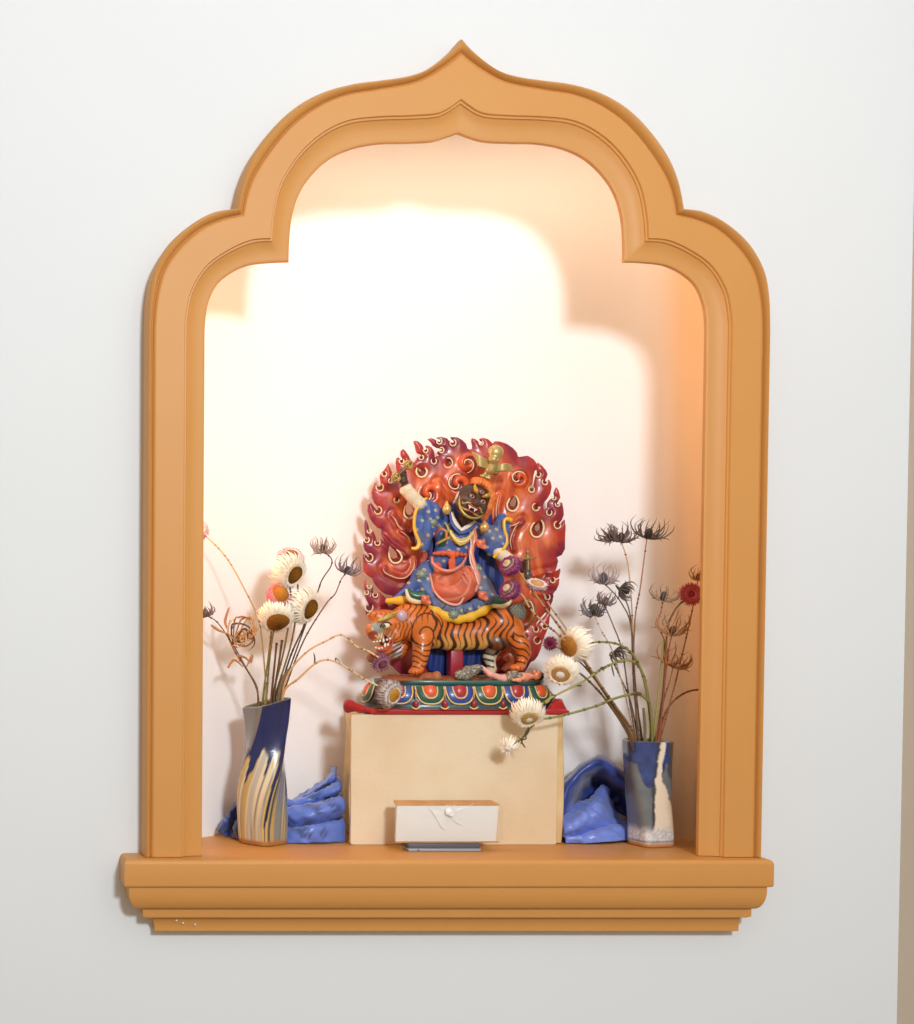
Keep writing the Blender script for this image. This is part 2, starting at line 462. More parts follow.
# front wall: everything outside a line midway between the moulding's inner and outer edge
mid = lerp(KI, KO, (xr_n-KI[-1, 0])/(KO[-1, 0]-KI[-1, 0]))
mid = np.concatenate([mid, [[mid[-1, 0], -.02]]])
hole = np.concatenate([np.column_stack([-mid[::-1][:-1, 0], mid[::-1][:-1, 1]]), mid])
xL, xR, zB, zT = -1.6, W(907.5, 500, 0).x, CAMZ-1.45, CAMZ+1.25
def wall_sheet(y, flip):
    bm = bmesh.new()
    ov = [bm.verts.new((x, y, z)) for x, z in ((xL, zB), (xR, zB), (xR, zT), (xL, zT))]
    hv = [bm.verts.new((x, y, z)) for x, z in hole]
    es = [bm.edges.new((ov[i], ov[(i+1) % 4])) for i in range(4)]+[bm.edges.new((hv[i], hv[(i+1) % len(hv)])) for i in range(len(hv))]
    bmesh.ops.triangle_fill(bm, edges=es, use_beauty=True)
    # triangle_fill also fills the hole; drop faces inside it
    for fc in list(bm.faces):
        c = fc.calc_center_median()
        if in_poly(np.array([c.x]), np.array([c.z]), hole)[0]: bm.faces.remove(fc)
    for fc in bm.faces:
        fc.normal_update()
        if (fc.normal.y > 0) != flip: fc.normal_flip()
    return bm
bm = wall_sheet(0, False); me = bpy.data.meshes.new('wall_front'); bm.to_mesh(me); bm.free()
bm2 = wall_sheet(.0165, True); bm2.to_mesh(bpy.data.meshes.new('tmp_')); 
tmp = bpy.data.meshes['tmp_']; bm = bmesh.new(); bm.from_mesh(me); bm.from_mesh(tmp); bm.to_mesh(me); bm.free(); bm2.free(); bpy.data.meshes.remove(tmp)
o = link_mesh('wall_front', me, M_wall, None, False); tag(o, kind='structure')
mb = MB()
boxv(mb, (xR, -2.6, zB), (xR+.1, .0165, zT)); o = mb.build('wall_right', mat('beige_side_wall', (214,200,180), .8, .3), smooth=False); tag(o, kind='structure')
mb = MB(); boxv(mb, (xL, -2.6, zB-.05), (xR+.1, .0165, zB)); o = mb.build('floor', M_floor, smooth=False); tag(o, kind='structure')
# ================================================================== painted statue: deity on a tiger before a flame aureole
M_paint = mat('glossy_painted_clay', rough=.34, spec=.5, coat=.2, attr=True, bump=(900, .08))
M_satin = mat('satin_painted_clay', rough=.5, spec=.4, attr=True, bump=(700, .12))
M_gold = mat('gold_leaf_paint', rough=.36, spec=.5, metal=.45, attr=True, bump=(500, .15))
orange, crimson, cream = lc(206,92,44), lc(140,38,50), lc(234,218,176)
dark = lc(38,24,20); blue, deepblue, greyblue = lc(62,92,160), lc(20,36,92), lc(98,108,132)
coral, pinkc, yellow, green, gold = lc(200,98,72), lc(224,140,120), lc(232,180,50), lc(38,84,68), lc(190,166,104)
brownskin = lc(74,52,44); ivory = lc(226,212,182); tigerorange = lc(212,112,42); black = lc(26,22,20); jade = lc(110,130,112)
Yh, Yt, Yf, Yb = .118, .088, .098, .047
statue = thing('deity_statue', W(457, 708, .09), 'painted statue of a blue-robed deity on a tiger before a red flame aureole', 'statue')

# ------------------------------------------------------------------ flame aureole
def cr(x0, y0, pts, s=9.14): return [(x0+a/s, y0+b/s) for a, b in pts]
A, B_, C_, D_, E_ = (355,430), (430,430), (480,450), (355,530), (480,550)
halo = []
halo += [(530,662), (524,672), (460,676), (400,674), (387,662), (378,640), (371,622)]
halo += cr(*D_, [(100,790),(90,745),(84,715),(92,690),(112,688),(122,705),(118,672),(100,640),(90,612),(80,588),(98,585),(104,565),(85,552),(78,530),(75,490),(80,442),(92,468),(106,500),(112,515),(125,530),(140,515),(158,520),(158,560),(170,585),(185,590),(196,572),(214,566),(240,590),(265,612),(285,640),(295,690),(330,690),(350,620),(330,598),(290,592),(245,568),(205,530),(175,495),(160,465),(152,440),(122,425),(84,395),(66,345),(68,290),(64,245),(72,222),(92,225),(104,240),(118,252),(128,240),(108,212),(84,188),(72,150),(72,105),(84,82),(100,78),(104,95),(112,82)])
halo += cr(*A, [(88,960),(84,920),(80,868),(88,815),(106,842),(118,885),(124,925),(140,930),(150,918),(172,945),(186,980)])
halo += cr(*D_, [(188,70),(196,105),(210,110),(216,88),(240,88),(270,108),(292,135),(302,148),(296,135),(268,105),(246,75),(234,30)])
halo += cr(*A, [(238,925),(232,905),(202,896),(162,855),(126,805),(110,742),(110,690),(126,670),(140,668),(160,692),(178,716),(198,734),(214,722),(200,700),(172,668),(152,622),(146,570),(160,525),(178,492),(188,482),(196,505),(214,520),(232,505),(226,468),(220,425),(234,395),(258,370),(278,345),(298,304),(312,340),(332,382),(334,420),(326,455),(330,480),(352,482),(380,470),(390,430),(378,390),(370,345),(366,300),(374,258),(396,250),(404,268),(422,278),(430,262),(412,240),(410,200),(432,172),(456,195),(484,235),(498,270),(508,288),(535,300),(556,270),(566,246),(590,240),(604,244),(600,225),(560,214),(548,180),(540,140),(526,106),(548,98),(578,110),(604,135),(618,160),(622,180),(640,185),(652,172),(636,150),(652,140),(690,158),(714,190),(718,225),(722,255),(738,240),(768,238),(742,212),(752,196),(782,195),(796,182),(780,172),(745,168),(705,145),(686,112),(655,86),(690,76),(722,88),(748,105),(772,108),(782,98),(766,86),(732,72),(785,64),(835,78)])
halo += cr(*B_, [(158,92),(180,108),(205,118),(218,104),(196,90),(178,66),(240,68),(286,92),(322,128),(336,172),(352,180),(380,174),(380,140),(372,108),(374,76),(402,82),(430,104),(452,125),(470,124),(472,110),(455,104),(442,80),(480,74),(520,84),(552,112),(568,128),(582,106),(622,105),(690,126),(748,164),(786,206),(798,246),(832,244),(880,236)])
halo += cr(*C_, [(430,54),(480,84),(514,128),(524,148),(522,116),(558,144),(594,186),(610,222),(602,250),(592,275),(602,290),(622,268),(640,300),(647,340),(634,400),(608,446),(580,478),(572,505),(574,545),(596,538),(609,525),(610,482),(634,452),(656,442),(672,440),(676,425),(666,392),(690,338),(712,376),(726,435),(708,470),(700,490),(715,498),(724,480),(742,480),(754,540),(756,600),(735,650),(715,680),(735,672),(764,632),(774,700),(770,800),(768,905),(740,960),(690,984)])
halo += cr(*E_, [(698,75),(706,105),(698,150),(672,190),(690,192),(732,164),(728,205),(716,250),(690,262),(668,278),(690,275),(718,258),(712,312),(692,368),(652,404),(664,425),(660,462),(640,500),(634,560),(626,640),(620,700),(590,768),(566,830),(548,900),(520,968),(490,1008)])
holes = [cr(*C_, [(512,178),(492,196),(480,240),(476,290),(468,325),(448,322),(452,345),(472,352),(486,330),(490,285),(502,240),(518,215)]),
         cr(*C_, [(314,425),(322,470),(318,500),(296,512),(276,500),(276,478),(294,452)]),
         cr(*C_, [(530,668),(540,705),(534,728),(516,738),(500,722),(504,700),(518,685)]),
         cr(*A, [(478,650),(500,690),(520,730),(505,762),(480,765),(464,740),(466,700)]),
         cr(*D_, [(312,150),(345,185),(372,215),(374,240),(350,252),(322,240),(310,205)]),
         cr(*A, [(575,348),(596,360),(604,376),(590,384),(576,372)]),
         cr(*E_, [(600,215),(585,250),(570,268),(556,258),(570,235)]),
         cr(*E_, [(612,565),(590,600),(545,645),(515,690),(500,688),(505,665),(545,620),(580,580)]),
         cr(*E_, [(450,690),(405,710),(372,755),(362,735),(380,705),(415,690)])]
# raised curls: (centre, radius, opening direction in degrees, picture-up = 90)
eye = []
def ey(o, *L):
    for x, y, r, a in L: eye.append((o[0]+x/9.14, o[1]+y/9.14, r/9.14, a))
ey(A, (268,402,25,110), (226,522,38,105), (210,735,38,140), (130,922,22,110), (325,465,22,60), (380,640,26,70), (425,285,24,95), (645,185,24,110), (605,250,24,110),
   (720,285,28,100), (850,300,48,150), (790,184,26,170), (770,102,28,130))
ey(D_, (108,90,26,115), (205,115,28,95), (130,252,38,145), (130,515,22,90), (105,570,22,120), (185,592,26,95), (128,705,42,70))
ey(B_, (210,115,32,120), (467,117,22,110))
ey(C_, (533,225,26,95), (592,292,28,85), (470,360,30,90), (676,437,20,80), (708,494,24,110), (632,572,28,85), (708,685,36,55), (510,522,36,50))
ey(E_, (665,275,26,120), (590,697,28,60), (510,725,28,90), (522,825,36,50), (398,790,22,60), (615,430,28,100))
drops = [cr(*C_, [(318,412),(345,450),(352,500),(330,545),(296,560),(260,545),(245,505),(262,460),(276,438)]),
         cr(*C_, [(560,640),(580,680),(578,740),(552,785),(516,798),(478,782),(460,735),(474,690),(500,660)]),
         cr(*A, [(462,690),(450,740),(455,785),(490,812),(520,805),(532,780)]),
         cr(*D_, [(306,205),(318,262),(345,298),(385,302),(418,280),(428,245),(408,205),(380,180)]),
         cr(*A, [(568,345),(560,385),(580,420),(610,432),(645,415),(658,375),(640,345)])]
ridges = [cr(*A, [(335,780),(372,825),(392,870),(430,908),(478,930),(520,930)]), cr(*A, [(415,925),(455,950),(490,985),(510,1030)]),
          cr(*D_, [(255,345),(275,390),(330,420),(390,442),(455,438),(505,400),(540,335),(542,280)]), cr(*D_, [(240,60),(290,120),(350,165),(420,215),(440,240)]),
          cr(*C_, [(170,420),(150,520),(146,590),(155,640)]), cr(*C_, [(240,690),(300,690),(345,670),(368,650)]), cr(*C_, [(360,655),(315,720),(285,790),(276,840),(292,915)]),
          cr(*B_, [(50,490),(95,560),(130,610),(165,665)]), cr(*E_, [(470,235),(560,215),(640,205),(690,185)]), cr(*E_, [(480,395),(570,410),(650,405)])]
spirals = [((B_[0]+240/9.14, B_[1]+495/9.14), 11.5, 2.0, 1.0), ((A[0]+662/9.14, A[1]+585/9.14), 11.0, 1.2, .95), ((B_[0]+335/9.14, B_[1]+310/9.14), 9.8, -1.0, .9), ((B_[0]+800/9.14, B_[1]+445/9.14), 9.0, 2.6, 1.0)]

for hp in (1, 2, 3, 4):
    c_ = np.mean(holes[hp], 0); holes[hp] = [tuple(c_+(np.array(p)-c_)*1.22) for p in holes[hp]]
def make_halo():
    h = .62
    x0, x1, y0, y1 = 358, 570, 433, 682
    gx = np.arange(x0, x1, h); gy = np.arange(y0, y1, h)
    X, Yg = np.meshgrid(gx, gy, indexing='ij')
    sd = d_poly(X, Yg, halo); ins = in_poly(X, Yg, halo); sd = np.where(ins, -sd, sd)
    hole_d = np.full(X.shape, 99.0)
    for hp in holes:
        d = d_poly(X, Yg, hp); i = in_poly(X, Yg, hp); d = np.where(i, -d, d)
        hole_d = np.minimum(hole_d, d); sd = np.maximum(sd, -d)
    # soft rounded relief: pillow towards the edges, hollows at the curls, rolled ridges
    hgt = 2.8+3.6*(1-np.exp(np.minimum(sd, 0)/6))
    P3 = np.stack([X, Yg, 0*X], -1)
    hgt += .7*(fbm(P3, .03)-.5)
    for x, y, r, a in eye: 
        d = np.hypot(X-x, Yg-y); hgt -= 2.6*np.exp(-(d/(r*.8))**2)
    for dp in drops:
        c = np.mean(dp, 0); d = np.hypot(X-c[0], Yg-c[1]); hgt -= 1.8*np.exp(-(d/6)**2)
    for rg in ridges:
        d = d_poly(X, Yg, rg, False); hgt += 2.4*np.exp(-(d/2.4)**2)-1.2*np.exp(-((d-5)/2.4)**2)
    swirl = np.zeros(X.shape)
    for (cx, cy), r, ph, tw in spirals:
        d = np.hypot(X-cx, Yg-cy); a = np.arctan2(Yg-cy, X-cx)
        s = np.cos(a-ph-d/r*2*math.pi*tw)
        m = np.exp(-(d/(r*1.05))**6); swirl = np.maximum(swirl, m); hgt += m*(2.2+1.5*s)
    nz = 26; dz = .62
    D = np.empty((len(gx), len(gy), nz))
    zc = np.arange(nz)*dz-2.0
    for k in range(nz):
        D[:, :, k] = np.maximum(sd, np.maximum(zc[k]-hgt*.9-.5, -zc[k]))
    # round the front rim a little
    v, q = surface_nets(D, np.zeros(3), 1.0)
    px = x0+v[:, 0]*h; py = y0+v[:, 1]*h; dep = v[:, 2]*dz-2.0
    pos = WA(px, py, Yh-dep*.001)
    # recentre sideways shift so that the plate stays square to its own plane
    base = WA(px, py, np.full(len(px), Yh)); pos[:, 0] = base[:, 0]; pos[:, 2] = base[:, 2]
    dd = np.maximum(0, -np.where(in_poly(px, py, halo), -d_poly(px, py, halo), 1))
    n = fbm(np.stack([px, py, 0*px], -1), .06)
    t = sstep(6, 22, dd+16*(n-.5))
    col = mixc(mixc(crimson, lc(126,40,66), sstep(7, 1, dd+5*(n-.5))), orange, t)
    stk = fbm(np.stack([px*1.0+6*np.sin(py*.05), py*.22, 0*px], -1), .16); col = mixc(col, lc(176,54,40), sstep(.5, .66, stk)*.55); col = mixc(col, lc(224,122,58), sstep(.5, .36, stk)*t*.6)
    col = mixc(col, lc(196,66,44), sstep(.5, .75, vnoise(np.stack([px, py, 0*px+5], -1), .045))*.55)
    for (cx, cy), r, ph, tw in spirals:
        d = np.hypot(px-cx, py-cy); a = np.arctan2(py-cy, px-cx); s = np.cos(a-ph-d/r*2*math.pi*tw)
        col = mixc(col, mixc(lc(120,28,30), lc(222,92,40), sstep(-.5, .3, s)), np.exp(-(d/(r*1.0))**8))
    for x, y, r, a in eye:
        d = np.hypot(px-x, py-y); col = mixc(col, lc(92,20,22), np.exp(-(d/(r*.72))**4)*.9)
    for dp in drops:
        i = in_poly(px, py, dp); col[i] = lc(128,38,28)
    for rg in ridges[:4]+ridges[5:7]:
        d = d_poly(px, py, rg, False); col = mixc(col, crimson, np.exp(-(d/4)**2)*.85)
    me = bpy.data.meshes.new('flame_aureole'); me.from_pydata(pos.tolist(), [], q[:, ::-1].tolist()); me.update(); set_col(me, col)
    o = link_mesh('flame_aureole', me, M_paint, statue)
    bm = bmesh.new(); bm.from_mesh(me); bmesh.ops.recalc_face_normals(bm, faces=bm.faces)
    bmesh.ops.smooth_vert(bm, verts=bm.verts, factor=.5, use_axis_x=True, use_axis_y=True, use_axis_z=True)
    bm.to_mesh(me); bm.free()
    me.polygons.foreach_set('use_smooth', [True]*len(me.polygons))
    return o
aur = make_halo()
for x, y, r, a in eye:
    a0 = R(a+42); a1 = R(a+318); mb = MB()
    P = [W(x+r*.86*math.cos(t), y-r*.95*math.sin(t), Yh-.0062) for t in np.linspace(a0, a1, 9)]
    tube(mb, P, [.0003]+[.00068]*7+[.0003], cream, seg=6, n=3); mb.build('flame_curl', M_satin, aur)
for dp in drops:
    mb = MB(); P = [W(x, y, Yh-.0064) for x, y in dp]; tube(mb, P, [.0005]+[.0011]*(len(P)-2)+[.0005], cream, seg=6, n=4); mb.build('flame_drop_rim', M_satin, aur)
for rg in ridges[:3]+ridges[4:7]:
    mb = MB(); P = [W(x, y, Yh-.0080) for x, y in rg]; tube(mb, P, [.0002]+[.0007]*(len(P)-2)+[.0002], lc(232,190,150), seg=6, n=4); mb.build('flame_edge', M_satin, aur)
for (cx, cy), r, ph, tw in spirals:
    mb = MB(); P = [W(cx+r*.92*s_*math.cos(ph+s_*2*math.pi*tw+3.1), cy+r*.92*s_*math.sin(ph+s_*2*math.pi*tw+3.1), Yh-.0100-.001*(1-s_)) for s_ in np.linspace(.2, 1, 22)]
    tube(mb, P, .0007, cream, seg=6, n=2); mb.build('flame_spiral', M_satin, aur)

# ------------------------------------------------------------------ lotus pedestal
def oval(t, a, b, e=2.5):
    c, s = math.cos(t), math.sin(t)
    return a*math.copysign(abs(c)**(2/e), c), b*math.copysign(abs(s)**(2/e), s)
pcx = W(458, 700, .09).x; pcy = .090
zp = lambda py: W(458, py, .05).z
z0p, z1p, z2p = zp(710), zp(685), zp(680.6)
mb = MB()
lev = [(z0p, 101, 44, lc(150,34,30)), (z0p+.0010, 101, 44, lc(150,34,30)), (z0p+.0014, 100, 43.5, lc(26,62,66)), (z0p+.006, 101, 43.5, lc(26,62,66)), (z0p+.010, 100.5, 43, lc(26,62,66)), (z0p+.015, 98, 41.5, lc(26,62,66)), (z0p+.020, 93.5, 39.5, lc(26,62,66)), (z1p-.001, 88, 37, lc(26,62,66)),
       (z1p, 87, 37.5, lc(50,96,90)), (z1p+.0008, 88, 38.5, lc(50,96,90)), (z2p-.0008, 88, 38.5, lc(50,96,90)), (z2p, 87.3, 38, lc(60,110,100)), (z2p, 86, 37, lc(150,86,50)), (z2p+.001, 40, 20, lc(150,86,50)), (z2p+.001, 1, 1, lc(150,86,50))]
N = 96
for z, a, b, c in lev:
    v = [(pcx+oval(2*math.pi*i/N, a, b)[0]*.001, pcy+oval(2*math.pi*i/N, a, b)[1]*.001, z) for i in range(N)]; mb.v.append(np.array(v)); mb.c.append(np.repeat(c[None], N, 0))
for k in range(len(lev)-1):
    for i in range(N): mb.f.append((k*N+i, k*N+(i+1) % N, (k+1)*N+(i+1) % N, (k+1)*N+i)); mb.mi.append(0)
mb.n = N*len(lev)
mb.f.append(tuple(range(N-1, -1, -1))); mb.mi.append(0)
ped = mb.build('lotus_pedestal', M_paint, statue)
tag(ped, 'green and red banded lotus pedestal')
CON = np.array([oval(t, 1, 1) for t in np.linspace(-math.pi*1.02, .02*math.pi, 801)])
def petal(px, kind, wpx=31.5, side=0):
    """one lotus petal lying on the sloping side of the pedestal"""
    x = W(px, 696, .05).x-pcx
    def surf(q, u):      # q metres along the front measured from the middle, u 0 bottom .. 1 top
        z = z0p+.0045+(z1p-z0p-.005)*u; a = 101.2-(101.2-88)*u**2.4; b = 43.8-(43.8-37.5)*u**2.4
        C2 = CON*np.array([a, b])*.001; L = np.concatenate([[0], np.cumsum(np.linalg.norm(np.diff(C2, axis=0), axis=1))]); L -= L[len(L)//2]
        p = np.array([np.interp(q, L, C2[:, 0]), np.interp(q, L, C2[:, 1])]); p2 = np.array([np.interp(q+.002, L, C2[:, 0]), np.interp(q+.002, L, C2[:, 1])])
        tg = (p2-p)/max(np.linalg.norm(p2-p), 1e-9); nr = np.array([tg[1], -tg[0], .45]); nr /= np.linalg.norm(nr)
        return np.array([pcx+p[0], pcy+p[1], z]), tg, nr
    C2 = CON*np.array([97, 41])*.001; L = np.concatenate([[0], np.cumsum(np.linalg.norm(np.diff(C2, axis=0), axis=1))]); L -= L[len(L)//2]
    mid_ = abs(C2[:, 0]-x)+(C2[:, 1] > 0)*9; best = L[int(np.argmin(mid_))] if side == 0 else side
    def at(s, u, lift):
        p, tg, nr = surf(best+s, u); return p+nr*lift
    hw = wpx*.5*.00098
    mb = MB()
    c1, c2 = (green, lc(222,90,48)) if kind == 0 else (lc(44,70,140), lc(176,44,44))
    def shape(f, th):     # U shape: th 0..pi from right top round the bottom to left top
        s = math.cos(th); u = math.sin(th)
        return f*hw*math.copysign(abs(s)**.75, s), .92-(.92*f)*abs(u)**.8 if f > .8 else .9-.72*(f/.6)*abs(u)**.85
    M_ = 28
    for f0, colr, lift, rim in ((.93, c1, .0022, 1), (.47, c2, .0042, 1)):
        rings = 7; base = []
        for i in range(rings+1):
            g = i/rings
            for k in range(M_+1):
                s, u = shape(f0, math.pi*k/M_); cu = .93; s *= g; u = cu-(cu-u)*g
                base.append(at(s, max(min(u, .98), 0.0), lift*math.cos(g*math.pi/2)**.6+.0004))
        fcs = [(i*(M_+1)+k, i*(M_+1)+k+1, (i+1)*(M_+1)+k+1, (i+1)*(M_+1)+k) for i in range(rings) for k in range(M_)]
        mb.add(base, fcs, colr)
        P = [at(*shape(f0, math.pi*k/12), .0010+.0012*(f0 < .6)) for k in range(13)]
        tube(mb, P, .00085 if f0 > .6 else .0008, lc(222,190,120), seg=6, n=3)
    bm_o = mb.build('lotus_petal', M_paint, ped)
    return bm_o
for i, px in enumerate((372.5, 401, 430.5, 459.5, 488.5, 517.5, 544)): petal(px, 0 if i % 2 == 0 else 1, side=0)
for px in (387, 416, 445, 474, 503, 531): 
    mb = MB(); Yl = .0435+.010*((abs(px-459)/72)**2.6)
    P = [W(px-4.2, 707, Yl), W(px-2.6, 701, Yl+.0005), W(px, 693, Yl+.002), W(px+2.6, 701, Yl+.0005), W(px+4.2, 707, Yl)]
    ball(mb, W(px, 704, Yl+.002), (.0028, .0026, .0044), lc(150,44,52), nu=12, nv=9); tube(mb, P[:1]+[W(px, 709, Yl-.0006)]+P[4:], .0008, lc(222,190,120), seg=6, n=4)
    tube(mb, [W(px, 689, Yl+.003), W(px, 698, Yl+.001)], .0011, lc(200,150,90), seg=6, n=1)
    mb.build('small_petal', M_paint, ped)

# ground on top of the pedestal, rocks
s = Sdf(4)
for px, r in ((392, 8), (402, 9), (412, 10), (430, 8), (446, 7), (470, 6), (500, 6), (525, 6)):
    s.ell(W(px, 679.5, .074), (r*1.5, 16, 4.2+1.5*math.sin(px)), col=lc(140,74,42))
s.ell(W(428, 677, .062), (8, 6, 5), col=lc(150,84,48)); s.ell(W(437, 676, .062), (4, 5, 5.5), col=lc(168,104,66))
s.mesh('rocky_ground', M_satin, statue, h=1.1, disp=lambda P: 1.3*(fbm(P, .18)-.5))
for pts in (((463,675,9,5.5), (470,671,8,6), (478,668,5,3.5)), ((513,675,7.5,5), (519,677,5,3.5))):
    s = Sdf(3)
    for px, py, a, b in pts: s.ell(W(px, py, .056), (a, 5, b), col=lc(108,104,92))
    s.mesh('speckled_rock', M_satin, statue, h=.8, disp=lambda P: 2.0*(fbm(P, .4)-.5), paint=lambda v, c: mixc(c, lc(190,180,160), sstep(.58, .68, vnoise(v, .9))*.9)*(0.8+.4*vnoise(v, .5))[:, None])
# crimson prop under the tiger
mb = MB(); a = W(448.5, 680, .092); b = W(461.5, 650, .092)
boxv(mb, (a.x, .086, a.z), (b.x, .1, b.z), lc(156,26,48)); o = mb.build('support_post', M_paint, statue); bevel_obj(o, .0012)
tag(o, 'crimson post supporting the tiger')

# prone little figure under the hind paws
skin = lc(226,152,124)
s = Sdf(3)
Yc = .058
s.chain([W(481.5, 667, Yc), W(490, 674, Yc-.004), W(503, 679, Yc-.002)], [2.0, 2.8, 3.6], lc(228,170,160)).chain([W(492, 679, Yc+.003), W(506, 679.5, Yc+.002)], [2.2, 3.4], lc(228,160,140))
s.chain([W(504, 678, Yc), W(514, 677.5, Yc), W(524, 677.5, Yc), W(528, 676, Yc)], [4, 4.3, 4.6, 3], skin)
s.chain([W(524, 678, Yc-.005), W(519, 680, Yc-.008), W(513, 680, Yc-.009)], [2, 1.7, 1.5], skin)
s.chain([W(528, 676.5, Yc), W(531, 676, Yc)], [2.2, 2.2], skin)
hd = W(536.5, 675, Yc-.001)
s.ell(hd, (5.6, 4.6, 4.9), col=lc(222,136,96)); s.ell(W(534, 671.2, Yc-.003), (1.2, 1.1, 1.4), col=lc(222,136,96), k=1.2); s.ell(W(532.2, 673, Yc-.0045), (1.0, .9, .7), col=lc(170,60,50), k=.8)
prone = s.mesh('prone_figure', M_paint, statue, h=.6)
mb = MB(); ball(mb, W(539.5, 676, Yc+.0005), (.0046, .0048, .0049), lc(30,26,28), fn=lambda v: 1+.06*np.sin(9*v[:, 2]+5*v[:, 0])); mb.build('hair', M_satin, prone)
mb = MB()
for px, py in ((534.3, 673.2), (536.6, 671.6)): ball(mb, W(px, py, Yc-.0055), (.0007, .0004, .0005), lc(20,16,16), nu=8, nv=6)
mb.build('eye', M_paint, prone)
s = Sdf(2); s.chain([W(508, 678, Yc-.001), W(516, 676.5, Yc-.001)], [4.9, 5.3], lc(120,108,88)); s.mesh('loincloth', M_satin, prone, h=.7, disp=lambda P: 1.4*(fbm(P, .5)-.5), paint=lambda v, c: mixc(c, lc(180,165,135), sstep(.5, .7, vnoise(v, .8))))
# ================================================================== tiger
def T(px, py, dy=0.0): return W(px, py, Yt+dy)
tw = lc(232,210,170); tb = lc(104,56,22)
s = Sdf(6)
# trunk
s.ell(T(432, 628, 0), (19, 17, 22), col=tigerorange).ell(T(455, 635, .002), (26, 16, 17.5), col=tigerorange).ell(T(478, 634, .002), (22, 16, 17), col=tigerorange)
s.ell(T(498, 624, 0), (20, 18, 21), rot_to((0,0,1))@np.array(Matrix.Rotation(R(0), 3, 'Y')), col=tigerorange)
# shoulder and near fore leg
s.ell(T(424, 632, -.012), (14, 8, 17), col=tigerorange)
s.chain([T(422, 640, -.014), T(421, 652, -.016), T(419.5, 662, -.016), T(418, 668, -.017)], [9.5, 7.6, 6, 5.4], tigerorange)
s.ell(T(415.5, 671.5, -.021), (7.2, 6.5, 4.2), col=tigerorange)
# far fore leg raised
s.chain([T(408, 640, .008), T(398, 652, .008), T(386, 657, .004), T(376, 657, 0)], [8, 6.5, 5, 4.2], tigerorange, k=4)
s.ell(T(371.5, 657.5, -.002), (5.2, 5, 5.5), col=lc(150,84,44), k=2)
# neck
s.chain([T(424, 622, 0), T(408, 622, -.006), T(398, 626, -.010)], [20, 18, 15], tigerorange)
# head: skull, brow, muzzle, cheeks, lower jaw
s.ell(T(390, 623, -.016), (15, 13, 13), col=tigerorange).ell(T(379, 616.5, -.018), (13, 10, 7), col=tigerorange)
s.chain([T(380, 627, -.024), T(371.5, 630, -.028)], [8, 6.8], tigerorange, k=4)
s.ell(T(376, 637, -.027), (8.2, 7, 4.6), col=tigerorange, k=3)
s.ell(T(395.5, 635, -.022), (8, 7, 9), col=tigerorange, k=4)
s.chain([T(396, 644, -.016), T(386, 650, -.022), T(379, 649, -.026)], [6.5, 4.6, 3.8], tigerorange, k=3)
# mouth hollow
s.ell(T(385, 643.3, -.036), (9, 7, 3.6), np.array(Matrix.Rotation(R(12), 3, 'Y')), col=lc(120,20,30), k=1.2, sub=True)
# near hind leg
s.ell(T(511, 628, -.008), (12, 9, 17), col=tigerorange)
s.chain([T(514, 634, -.010), T(521, 645, -.012), T(524, 653, -.010)], [9.5, 7.4, 5.6], tigerorange)
s.chain([T(524, 653, -.010), T(521.5, 664, -.012)], [5.6, 5], tigerorange)
s.ell(T(516.5, 668, -.018), (7.5, 6.5, 4.5), col=tigerorange)
